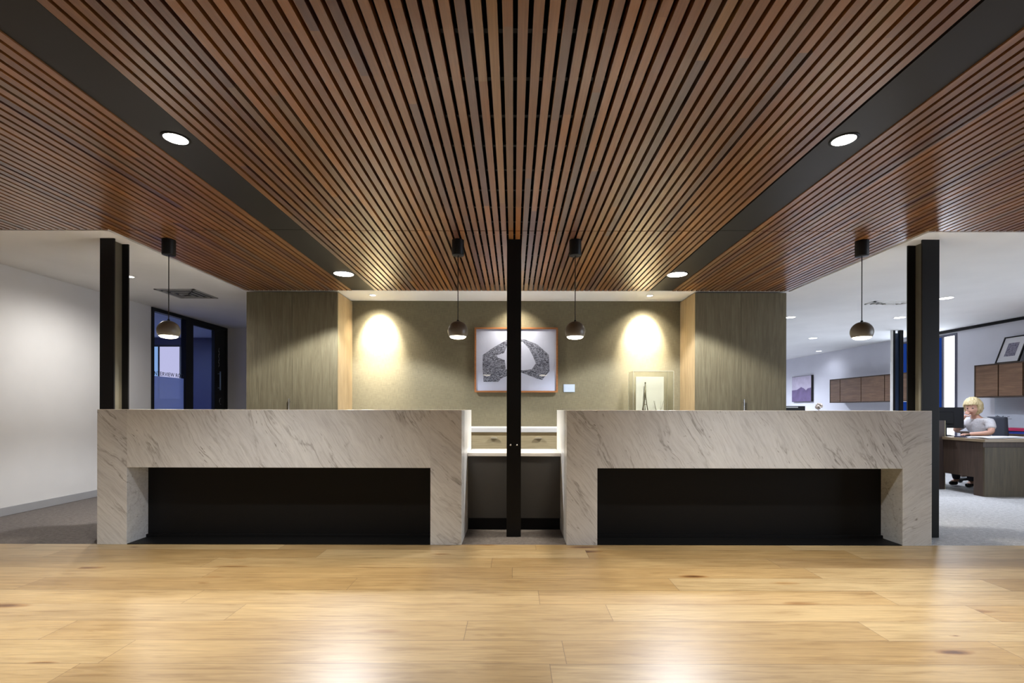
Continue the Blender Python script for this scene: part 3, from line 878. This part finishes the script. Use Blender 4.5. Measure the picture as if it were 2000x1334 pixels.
# ------------------------------------------------------------------ right hand office
# tall window in the right wall
w = MB()
w.box(XR - 0.01, XR + 0.06, 8.90, 8.945, 0, 2.53); w.box(XR - 0.01, XR + 0.06, 10.26, 10.3, 0, 2.53)
w.box(XR - 0.01, XR + 0.06, 8.945, 10.26, 2.49, 2.53); w.box(XR - 0.01, XR + 0.06, 8.945, 10.26, 0, 0.05)
w.box(XR - 0.005, XR + 0.05, 9.19, 9.22, 0.05, 2.49)
w = tag(w.build('window_2', plain('window_frame_grey', (0.09, 0.09, 0.13), 0.4)), 'tall narrow window in the office wall', None, None, 'structure')
bx('daylit_pane', XR + 0.02, XR + 0.028, 8.945, 9.19, 0.05, 2.49, emit('daylight_white', (1, 1, 1), 2.2), w)
bx('blue_pane', XR + 0.02, XR + 0.028, 9.22, 10.26, 0.05, 2.49, emit('daylight_through_blue_glass', (0.02, 0.08, 0.45), 0.45), w)
# black door post with white jamb standing beyond the column
t = empty('glazed_screen', (7.13, 9.10, 0), 0, 'dark framed glazed screen with white jamb beside the office window', 'glass screen')
bx('white_jamb', -0.10, -0.063, -0.02, 0.0, 0, H, M['white_top'], t)
bx('black_post', -0.062, -0.02, -0.02, 0.03, 0, H, M['steel'], t, 0.001)
bx('blue_pane', -0.02, 0.06, 0.0, 0.01, 0.05, H - 0.05, plain('blue_black_glass', (0.02, 0.035, 0.07), 0.15), t)
bx('black_post', 0.06, 0.13, -0.02, 0.03, 0, H, M['steel'], t, 0.001)

def wall_cabinet(y0, y1, seams, z0, z1, label):
    t = empty('overhead_cabinet', (XR - 0.005, y0, z0), 0, label, 'wall cabinet', 'walnut overhead cabinets on the office wall')
    dx = 0.345
    b = MB()
    b.box(-dx + 0.02, 0, 0, y1 - y0, 0, z1 - z0)
    b.build('carcass', M['walnut_v'], t)
    ed = [y0] + seams + [y1]
    b = MB()
    b.box(-dx - 0.003, -dx + 0.02, y1 - y0 - 0.02, y1 - y0, 0, z1 - z0)
    b.box(-dx - 0.003, -dx + 0.02, 0, y1 - y0 - 0.02, z1 - z0 - 0.018, z1 - z0)
    b.box(-dx - 0.003, -dx + 0.02, 0, y1 - y0 - 0.02, 0, 0.014)
    b.build('surround', M['walnut_v'], t)
    for a_, c_ in zip(ed, ed[1:]):
        MB().box(-dx + 0.002, -dx + 0.019, a_ - y0 + 0.008, c_ - y0 - 0.012, 0.018, z1 - z0 - 0.022, 0.001).build('door', M['walnut'], t)
    return t
wall_cabinet(5.20, 8.20, [5.92, 6.28, 6.64, 7.03, 7.42, 7.80], 1.325, 1.868, 'walnut overhead cabinet with the framed print leaning on top')
wall_cabinet(9.50, 11.95, [10.19, 10.88, 11.58], 1.29, 1.86, 'walnut overhead cabinet further down the office wall past the window')

# leaning framed print
t = empty('leaning_print', (7.875, 7.79, 1.868), 0, 'small framed print leaning on the wall atop the walnut cabinet', 'picture')
th = math.radians(21)
mt = Matrix.Rotation(th, 4, 'Y') @ Matrix.Translation((0, 0, 0.235))
def vert_frame(w, h, fw, d0, d1):
    b = MB()
    b.box(d0, d1, -w / 2, w / 2, h / 2 - fw, h / 2, 0, mt); b.box(d0, d1, -w / 2, w / 2, -h / 2, -h / 2 + fw, 0, mt)
    b.box(d0, d1, -w / 2, -w / 2 + fw, -h / 2 + fw, h / 2 - fw, 0, mt); b.box(d0, d1, w / 2 - fw, w / 2, -h / 2 + fw, h / 2 - fw, 0, mt)
    return b
vert_frame(0.37, 0.46, 0.016, -0.012, 0.012).build('frame', M['steel'], t)
MB().box(0.0, 0.010, -0.169, 0.169, -0.214, 0.214, 0, mt).build('mount_board', M['paper'], t)
m_, nt_, b_ = new_mat('purple_grey_print')
L(nt_, ramp(nt_, noise(nt_, coords(nt_), 40, 4), [(0.35, (0.10, 0.09, 0.15)), (0.6, (0.30, 0.28, 0.36))]), b_.inputs['Base Color'])
MB().box(-0.002, -0.0002, -0.085, 0.085, -0.115, 0.115, 0, mt).build('print', m_, t)
# mountain canvas further down the wall
t = empty('canvas_print', (XR - 0.03, 13.62, 1.705), 0, 'lilac canvas of a mountain ridge on the far office wall', 'picture')
bx('canvas_edge', -0.03, 0.025, -0.46, 0.46, -0.36, 0.36, M['strip'], t, 0.002)
bx('sky_area', -0.034, -0.031, -0.45, 0.45, -0.35, 0.35, plain('lilac_sky_print', (0.50, 0.45, 0.56), 0.7, vary=0.1), t)
b = MB()
b.prism([(-0.45, -0.35), (0.45, -0.35), (0.45, -0.03), (0.2, -0.02), (0.0, 0.05), (-0.12, 0.01), (-0.22, -0.05), (-0.3, 0.0), (-0.45, 0.02)], 'x', -0.037, -0.0342)
b.build('mountain_ridge', plain('violet_ridge_print', (0.15, 0.11, 0.22), 0.7, vary=0.15), t)

# bench with folders under the overhead cabinet
t = empty('wall_bench', (XR - 0.03, 5.2, 0), 0, 'dark topped office bench running along the wall under the walnut cabinet', 'desk')
MB().box(-0.62, 0, 0, 3.0, 0.735, 0.765, 0.002).build('bench_top', M['walnut_v'], t)
MB().box(-0.58, 0, 2.94, 2.97, 0, 0.733).build('end_panel', M['walnut_v'], t)
MB().box(-0.58, 0, 0.03, 0.06, 0, 0.733).build('end_panel', M['walnut_v'], t)
struct('trim_6', XR - 0.008, XR, 5.2, 8.2, 0.765, 1.325, plain('splashback_grey_blue', (0.62, 0.66, 0.74), 0.2))
for k, (cn, c) in enumerate((('blue', (0.02, 0.05, 0.30)), ('crimson', (0.42, 0.02, 0.08)))):
    t = empty('document_folder', (7.62, 7.0, 0.766 + k * 0.042), math.radians(3 * k), '%s folder %s on the wall bench' % (cn, ('lying under the crimson one', 'lying on top of the blue one')[k]), 'folder', 'folders on the wall bench')
    MB().box(-0.14, 0.16, -0.6, 0.6, 0.0, 0.004).box(-0.14, 0.16, -0.6, 0.6, 0.034, 0.040).box(-0.14, -0.134, -0.6, 0.6, 0.004, 0.034).box(-0.14, 0.16, -0.6, -0.594, 0.004, 0.034).build('cover', plain(cn + '_card', c, 0.45), t)
    MB().box(-0.13, 0.15, -0.59, 0.59, 0.0045, 0.0335).build('paper_stack', M['paper'], t)
# plant in a white pot
t = empty('potted_plant', (7.72, 7.72, 0.766), 0, 'small dark leaved plant in a white pot behind the seated worker', 'plant')
MB().lathe([(0, 0), (0.045, 0), (0.062, 0.20), (0.055, 0.20), (0.042, 0.02), (0, 0.02)], 24, cap=False).build('pot', M['white_top'], t)
MB().lathe([(0, 0.15), (0.056, 0.185), (0, 0.19)], 20, cap=False).build('soil', M['strip'], t)
random.seed(8)
b = MB()
for k in range(11):
    a = k * 2.4; ln = random.uniform(0.12, 0.20); el = random.uniform(0.5, 1.3)
    p0 = Vector((0, 0, 0.18)); d = Vector((math.cos(a) * math.cos(el), math.sin(a) * math.cos(el), math.sin(el)))
    sd = d.cross(Vector((0, 0, 1))).normalized()
    n = 5
    vs = []
    for i in range(n + 1):
        tt = i / n
        wv = 0.018 * math.sin(math.pi * min(1, 0.12 + tt * 0.88))
        c = p0 + d * ln * tt + Vector((0, 0, -0.05 * tt * tt))
        vs.append((b.bm.verts.new(c - sd * wv), b.bm.verts.new(c + Vector((0, 0, -0.004)) + d * 0.0), b.bm.verts.new(c + sd * wv)))
    for i in range(n):
        for j in (0, 1):
            b.bm.faces.new((vs[i][j], vs[i][j + 1], vs[i + 1][j + 1], vs[i + 1][j]))
o = b.build('leaves', plain('dark_leaf', (0.02, 0.03, 0.035), 0.5), t)
sm = o.modifiers.new('thick', 'SOLIDIFY'); sm.thickness = 0.002

# ------------------------------------------------------------------ worker's desk
t = empty('office_desk', (6.06, 6.27, 0), 0, 'walnut corner desk the seated worker leans on', 'desk')
MB().box(-0.02, 1.90, -0.02, 0.74, 0.705, 0.742, 0.003).box(-0.36, 0.36, 0.741, 1.42, 0.705, 0.742, 0.003).build('desk_top', plain('pale_oak_edge', (0.27, 0.20, 0.12), 0.4), t)
MB().box(0.0, 1.88, 0.0, 0.02, 0.0, 0.635, 0.001).build('front_panel', veneer('olive_oak_panel', (0.072, 0.054, 0.028), (0.105, 0.082, 0.042), 0.6), t)
MB().box(0.02, 1.88, 0.02, 0.03, 0.635, 0.705).build('shadow_rail', M['walnut_v'], t)
MB().box(0.0, 0.02, 0.02, 0.15, 0.0, 0.705).box(0.0, 0.02, 0.15, 0.63, 0.235, 0.705).build('side_panel', M['walnut_v'], t)
MB().box(1.84, 1.86, 0.02, 0.63, 0.0, 0.705).build('side_panel', M['walnut_v'], t)
MB().box(-0.30, -0.28, 0.66, 1.40, 0.0, 0.705).build('side_panel', M['walnut_v'], t)
MB().box(-0.34, 0.02, 0.60, 0.635, 0.0, 0.968, 0.001).build('privacy_panel', veneer('dark_brown_panel', (0.045, 0.030, 0.026), (0.065, 0.045, 0.036), 0.6), t)
bx('lit_edge', 0.02, 0.026, 0.60, 0.635, 0.0, 0.968, plain('lit_edge_tone', (0.42, 0.38, 0.20), 0.4), t)  # edge of the panel that catches light, painted as a paler strip

# monitor, seen from behind
t = empty('computer_monitor', (6.22, 7.06, 0.742), math.radians(-8), 'large black computer monitor seen from behind on the corner desk', 'monitor')
MB().box(-0.30, 0.265, -0.012, 0.022, 0.115, 0.415, 0.006).build('screen_housing', plain('monitor_black', (0.006, 0.006, 0.008), 0.5, spec=0.15), t)
MB().box(-0.12, 0.12, -0.04, -0.012, 0.17, 0.35, 0.010).build('rear_bulge', plain('monitor_black_rear', (0.005, 0.005, 0.006), 0.5, spec=0.15), t)
MB().box(-0.03, 0.03, -0.035, -0.013, 0.01, 0.2, 0.003).build('neck', M['steel'], t)
MB().lathe([(0, 0), (0.12, 0), (0.12, 0.008), (0.03, 0.014), (0, 0.014)], 28, cap=False).build('foot', M['steel'], t)
bx('display', -0.29, 0.255, 0.0222, 0.0228, 0.125, 0.405, emit('monitor_glow', (0.75, 0.85, 1.0), 0.8), t)
# keyboard and papers
t = empty('keyboard', (6.35, 7.30, 0.743), math.radians(80), 'slim pale keyboard on the corner desk by the monitor', 'keyboard')
MB().box(-0.2, 0.2, -0.06, 0.06, 0, 0.012, 0.003).build('body', M['mat_board'], t)
b = MB()
for i in range(15):
    for j in range(4):
        b.box(-0.19 + i * 0.0255, -0.17 + i * 0.0255, -0.052 + j * 0.026, -0.031 + j * 0.026, 0.012, 0.017)
b.build('keys', M['grey_metal'], t)
random.seed(21)
papers = [(6.22, 6.42, 0.30, 8, 'stack of loose sheets at the corner of the walnut desk'), (6.60, 6.50, 0.25, -14, 'fanned papers in front of the seated worker'),
          (7.05, 6.44, 0.32, 5, 'white papers on the desk beside the chair back'), (7.45, 6.58, 0.36, -6, 'white papers at the far end of the walnut desk')]
for i, (x, y, s, a, lb) in enumerate(papers):
    b = MB()
    for k in range(6):
        mtx = Matrix.Translation((random.uniform(-.02, .02), random.uniform(-.02, .02), k * 0.004)) @ Matrix.Rotation(math.radians(random.uniform(-9, 9)), 4, 'Z')
        b.box(-s / 2, s / 2, -0.12, 0.12, 0.0, 0.003, 0, mtx)
    o = b.build('paper_stack', M['paper']); o.location = (x, y, 0.7425); o.rotation_euler = (0, 0, math.radians(a))
    tag(o, lb, 'papers', 'papers on the walnut desk')
o = MB().box(-0.22, 0.22, -0.05, 0.05, 0, 0.018, 0.004).build('dark_notebook', plain('navy_notebook', (0.03, 0.03, 0.06), 0.5)); o.location = (6.30, 6.68, 0.7425)
tag(o, 'slim dark blue notebook along the front edge of the walnut desk', 'notebook')

# ------------------------------------------------------------------ task chair
t = empty('task_chair', (6.90, 7.22, 0), 0, 'dark blue grey task chair under the seated worker', 'chair')
cm = plain('slate_chair_fabric', (0.03, 0.035, 0.05), 0.8)
v = MB()
for a in range(5):
    an = math.radians(72 * a + 20)
    v.tube([(0, 0, 0.10), (0.15 * math.cos(an), 0.15 * math.sin(an), 0.09), (0.30 * math.cos(an), 0.30 * math.sin(an), 0.065)], [0.028, 0.022, 0.016], 8)
v.lathe([(0, 0.07), (0.035, 0.07), (0.03, 0.16), (0, 0.16)], 16, cap=False)
v.build('star_base', M['steel'], t)
for a in range(5):
    an = math.radians(72 * a + 20)
    MB().lathe([(0, -0.02), (0.028, -0.02), (0.030, 0), (0.028, 0.02), (0, 0.02)], 16, Matrix.Translation((0.30 * math.cos(an), 0.30 * math.sin(an), 0.031)) @ Matrix.Rotation(an, 4, 'Z') @ Matrix.Rotation(math.radians(90), 4, 'X'), cap=False).build('castor', M['steel'], t)
MB().tube([(0, 0, 0.15), (0, 0, 0.42)], 0.022, 12).build('gas_column', M['chrome'], t)
MB().box(-0.23, 0.23, -0.23, 0.23, 0.42, 0.475, 0.022).build('seat', cm, t)
b = MB()
b.box(-0.025, 0.025, -0.17, 0.17, -0.22, 0.22, 0.022)
for vv in b.bm.verts:
    vv.co.x += 0.9 * vv.co.y ** 2
    if vv.co.z > 0.1: vv.co.y *= 0.86
o = b.build('backrest', cm, t); o.location = (0.235, 0, 0.80)
MB().tube([(0.05, 0, 0.43), (0.26, 0, 0.45), (0.285, 0, 0.60), (0.27, 0, 0.75)], 0.016, 8).build('back_bracket', M['steel'], t)

# ------------------------------------------------------------------ the seated worker
def skin(pts, edges, root=0, sub=2):
    me = bpy.data.meshes.new('skin'); me.from_pydata([p[0] for p in pts], edges, [])
    o = bpy.data.objects.new('skin', me); COL.objects.link(o)
    m = o.modifiers.new('s', 'SKIN'); m.use_smooth_shade = True
    for i, p in enumerate(pts):
        r = p[1] if isinstance(p[1], tuple) else (p[1], p[1])
        me.skin_vertices[0].data[i].radius = r
        me.skin_vertices[0].data[i].use_root = (i == root)
    s = o.modifiers.new('sub', 'SUBSURF'); s.levels = sub; s.render_levels = sub
    dg = bpy.context.evaluated_depsgraph_get()
    ev = o.evaluated_get(dg)
    res = bpy.data.meshes.new_from_object(ev)
    bpy.data.objects.remove(o)
    return res

def V(f, s, z):
    return (f, s, z)
# local frame: +x = forward (towards the monitor), +y = her left, z up; seat at 0.48
B = [((0, 0, 0.55), (0.125, 0.11)), ((0.03, 0, 0.70), (0.11, 0.09)), ((0.075, 0, 0.85), (0.125, 0.095)), ((0.115, 0, 0.955), (0.105, 0.075)),
     ((0.145, 0, 1.01), 0.048), ((0.175, 0, 1.075), 0.045),                                # 4,5 neck
     ((0.11, 0.155, 0.945), 0.052), ((0.17, 0.22, 0.80), 0.040), ((0.30, 0.20, 0.782), 0.034), ((0.40, 0.14, 0.775), 0.027), ((0.44, 0.12, 0.772), (0.030, 0.016)),   # left arm 6-10
     ((0.11, -0.155, 0.945), 0.052), ((0.25, -0.20, 0.80), 0.040), ((0.29, -0.12, 0.93), 0.030), ((0.285, -0.055, 1.015), 0.024), ((0.28, -0.035, 1.045), (0.026, 0.018)),  # right arm 11-15, hand to the chin
     ((0.06, 0.09, 0.53), 0.085), ((0.42, 0.10, 0.54), 0.062), ((0.40, 0.10, 0.30), 0.05), ((0.36, 0.10, 0.08), 0.036), ((0.46, 0.11, 0.04), 0.03),
     ((0.06, -0.09, 0.53), 0.085), ((0.42, -0.10, 0.54), 0.062), ((0.40, -0.10, 0.30), 0.05), ((0.36, -0.10, 0.08), 0.036), ((0.46, -0.11, 0.04), 0.03)]
E = [(0, 1), (1, 2), (2, 3), (3, 4), (4, 5), (3, 6), (6, 7), (7, 8), (8, 9), (9, 10), (3, 11), (11, 12), (12, 13), (13, 14), (14, 15),
     (0, 16), (16, 17), (17, 18), (18, 19), (19, 20), (0, 21), (21, 22), (22, 23), (23, 24), (24, 25)]
bm = bmesh.new()
bm.from_mesh(skin([(p, (r_[0] - 0.022, r_[1] - 0.022)) if i in (1, 2, 3) else (p, r_) for i, (p, r_) in enumerate(B)], E))
def fingers(base, fw, side, up, curl, sc=1.0):
    """five finger chains; fw = finger direction, side = across the palm towards the thumb, up = back of the hand"""
    fw, side, up, base = Vector(fw).normalized(), Vector(side).normalized(), Vector(up).normalized(), Vector(base)
    for k, (o_, ln) in enumerate(((0.027, 0.062), (0.009, 0.070), (-0.009, 0.066), (-0.026, 0.052))):
        p = base + side * o_
        pts = [(tuple(p - fw * 0.02), 0.009), (tuple(p + fw * ln * 0.4), 0.0085), (tuple(p + fw * ln * 0.75 - up * curl * 0.5), 0.008), (tuple(p + fw * ln - up * curl), 0.007)]
        bm.from_mesh(skin(pts, [(0, 1), (1, 2), (2, 3)], 0, 1))
    p = base - fw * 0.045 + side * 0.018
    pts = [(tuple(p), 0.010), (tuple(p + side * 0.028 + fw * 0.018 - up * 0.008), 0.009), (tuple(p + side * 0.034 + fw * 0.046 - up * 0.014), 0.008)]
    bm.from_mesh(skin(pts, [(0, 1), (1, 2)], 0, 1))
fingers((0.47, 0.105, 0.772), (1, -0.35, -0.05), (-0.3, -1, 0), (0, 0, 1), 0.018)
fingers((0.275, -0.025, 1.07), (-0.25, 0.35, 1), (0.3, 1, -0.3), (1, -0.2, 0.2), 0.02)
# head: a shaped ellipsoid with brow, nose, lips, chin and ears, joined to the same mesh
hb = MB()
hv = hb.ellipsoid((0, 0, 0), (0.092, 0.074, 0.118), 32, 24)
for v in hv:
    c = v.co
    if c.z < -0.03: c.y *= 1 - 0.32 * min(1, (-c.z - 0.03) / 0.08)
    if c.x > 0.04:
        c.x -= 0.010 * max(0, 1 - abs(c.z - 0.012) / 0.02) * (1 if abs(c.y) > 0.012 else 0.3)
        if abs(c.y) < 0.014: c.x += 0.020 * max(0, 1 - abs(c.z + 0.022) / 0.028)
        if abs(c.y) < 0.028: c.x += 0.006 * max(0, 1 - abs(c.z + 0.060) / 0.010)
        c.x += 0.010 * max(0, 1 - abs(c.z + 0.098) / 0.02)
for s in (-1, 1):
    hb.ellipsoid((-0.005, s * 0.074, -0.008), (0.018, 0.007, 0.030), 12, 10)
hmt = Matrix.Translation((0.205, 0.0, 1.155)) @ Matrix.Rotation(math.radians(16), 4, 'Y') @ Matrix.Rotation(math.radians(14), 4, 'Z')
tmp = bpy.data.meshes.new('h'); hb.bm.to_mesh(tmp); hb.bm.free(); tmp.transform(hmt); bm.from_mesh(tmp)
for f in bm.faces: f.smooth = True
pm_ = bpy.data.meshes.new('person'); bm.to_mesh(pm_); bm.free()
pm_.materials.append(plain('skin_tone', (0.62, 0.36, 0.27), 0.5))
person = bpy.data.objects.new('person', pm_); COL.objects.link(person)
person.location = (6.94, 7.20, 0.0)
person.rotation_euler = (0, 0, math.radians(192))
tag(person, 'seated person with short blond hair and white top, chin on hand, facing the monitor', 'person')
def cloth(name, ids, es, grow, mat, extra=None, over=None):
    pts = []
    for i in ids:
        p, r = B[i]
        if over and i in over: p, r = over[i]
        r = r if isinstance(r, tuple) else (r, r)
        pts.append((p, (r[0] + grow, r[1] + grow)))
    mp = {i: k for k, i in enumerate(ids)}
    me = skin(pts, [(mp[a], mp[c]) for a, c in es], 0)
    me.name = name; me.materials.clear(); me.materials.append(mat)
    o = bpy.data.objects.new(name, me); COL.objects.link(o); o.parent = person
    return o
cloth('blouse', [0, 1, 2, 3, 4, 6, 7, 11, 12], [(0, 1), (1, 2), (2, 3), (3, 4), (3, 6), (6, 7), (3, 11), (11, 12)], 0.014, weave('white_blouse', (0.66, 0.66, 0.69)),
      over={3: ((0.118, 0, 0.955), (0.120, 0.088)), 4: ((0.135, 0, 0.998), 0.052), 7: ((0.155, 0.205, 0.835), 0.046), 12: ((0.225, -0.190, 0.835), 0.044)})
cloth('trousers', [0, 16, 17, 18, 19, 21, 22, 23, 24], [(0, 16), (16, 17), (17, 18), (18, 19), (0, 21), (21, 22), (22, 23), (23, 24)], 0.010, plain('navy_trousers', (0.02, 0.022, 0.035), 0.8))
cloth('shoes', [19, 20], [(19, 20)], 0.006, plain('black_shoe', (0.01, 0.01, 0.01), 0.4), over={19: ((0.35, 0.10, 0.045), 0.036), 20: ((0.48, 0.11, 0.036), 0.028)})
cloth('shoes', [24, 25], [(24, 25)], 0.006, bpy.data.materials['black_shoe'], over={24: ((0.35, -0.10, 0.045), 0.036), 25: ((0.48, -0.11, 0.036), 0.028)})
# hair: a swept bob over the back and top of the head
hb = MB()
hv = hb.ellipsoid((-0.026, 0, 0.022), (0.120, 0.108, 0.128), 48, 36)
import mathutils
for v in hv:
    c = v.co
    n = mathutils.noise.noise(Vector((c.x * 30, c.y * 60, c.z * 14)))
    k = 1 + 0.07 * n + 0.03 * mathutils.noise.noise(Vector((c.x * 14, c.y * 14, c.z * 40)))
    c.x *= k; c.y *= k; c.z *= k
    if c.z < -0.02 and c.x < 0.03:
        c.z -= 0.018; c.y *= 1.06
    if c.x > 0.035 and c.z < 0.055: c.x = 0.035 + (c.x - 0.035) * 0.12      # keep the face open
    if c.x > 0.05 and c.z > 0.055: c.x += 0.012
me = bpy.data.meshes.new('hair'); 
for f in hb.bm.faces: f.smooth = True
hb.bm.to_mesh(me); hb.bm.free(); me.transform(hmt)
m_, nt_, b_ = new_mat('blond_hair')
L(nt_, ramp(nt_, noise(nt_, coords(nt_, scale=(30, 90, 12)), 2, 4), [(0.3, (0.42, 0.31, 0.13)), (0.7, (0.78, 0.66, 0.40))]), b_.inputs['Base Color'])
b_.inputs['Roughness'].default_value = 0.45
bump(nt_, b_, noise(nt_, coords(nt_, scale=(20, 60, 9)), 2.5, 4), 0.8, 0.012)
me.materials.append(m_)
o = bpy.data.objects.new('hair', me); COL.objects.link(o); o.parent = person
# eyes and mouth
for s in (-1, 1):
    e_ = MB(); e_.ellipsoid((0.076, s * 0.030, 0.008), (0.010, 0.012, 0.007), 12, 8)
    me = bpy.data.meshes.new('eye'); e_.bm.to_mesh(me); e_.bm.free(); me.transform(hmt); me.materials.append(plain('eye_dark', (0.06, 0.05, 0.05), 0.3))
    o = bpy.data.objects.new('eye', me); COL.objects.link(o); o.parent = person
e_ = MB(); e_.ellipsoid((0.080, 0, -0.060), (0.006, 0.020, 0.005), 12, 8)
me = bpy.data.meshes.new('lips'); e_.bm.to_mesh(me); e_.bm.free(); me.transform(hmt); me.materials.append(plain('lip_tone', (0.45, 0.13, 0.12), 0.4))
o = bpy.data.objects.new('lips', me); COL.objects.link(o); o.parent = person

# ------------------------------------------------------------------ far desk behind the counter, with screen and dried flowers
t = empty('office_table', (5.2, 8.1, 0), 0, 'plain white office table behind the reception counter, by the oak cabinet', 'table')
MB().box(-1.1, 1.1, -0.35, 0.35, 0.705, 0.735, 0.003).build('table_top', M['white_top'], t)
for sx in (-1, 1):
    for sy in (-1, 1):
        MB().box(sx * 1.05 - 0.02, sx * 1.05 + 0.02, sy * 0.3 - 0.02, sy * 0.3 + 0.02, 0, 0.705).build('leg', M['chrome'], t)
t = empty('small_monitor', (4.55, 8.05, 0.735), 0, 'black office screen whose top edge shows beside the oak cabinet', 'monitor')
MB().box(-0.26, 0.26, -0.012, 0.018, 0.11, 0.445, 0.005).build('screen_housing', M['black'], t)
MB().box(-0.02, 0.02, 0.0, 0.015, 0.005, 0.12).build('neck', M['steel'], t)
MB().lathe([(0, 0), (0.1, 0), (0.1, 0.008), (0, 0.012)], 24, cap=False).build('foot', M['steel'], t)
bx('logo_bar', -0.06, 0.14, -0.0135, -0.0122, 0.415, 0.432, M['grey_metal'], t)
t = empty('flower_vase', (5.01, 8.0, 0.735), 0, 'dried flower head in a slim vase beside the black office screen', 'vase')
MB().lathe([(0, 0), (0.04, 0), (0.05, 0.1), (0.03, 0.25), (0.035, 0.27)], 20, cap=False).build('vase', M['white_top'], t)
MB().tube([(0, 0, 0.05), (0.0, 0.0, 0.42)], 0.004, 6).build('stem', plain('dry_stem', (0.3, 0.25, 0.15), 0.7), t)
b = MB(); random.seed(3)
for k in range(26):
    d = Vector((random.gauss(0, 1), random.gauss(0, 1), random.gauss(0.2, 1))).normalized()
    b.ellipsoid(tuple(Vector((0, 0, 0.44)) + d * 0.042), (0.018, 0.018, 0.018), 8, 6)
b.build('flower_head', plain('dried_petals', (0.42, 0.36, 0.30), 0.8, vary=0.4, vscale=30), t)
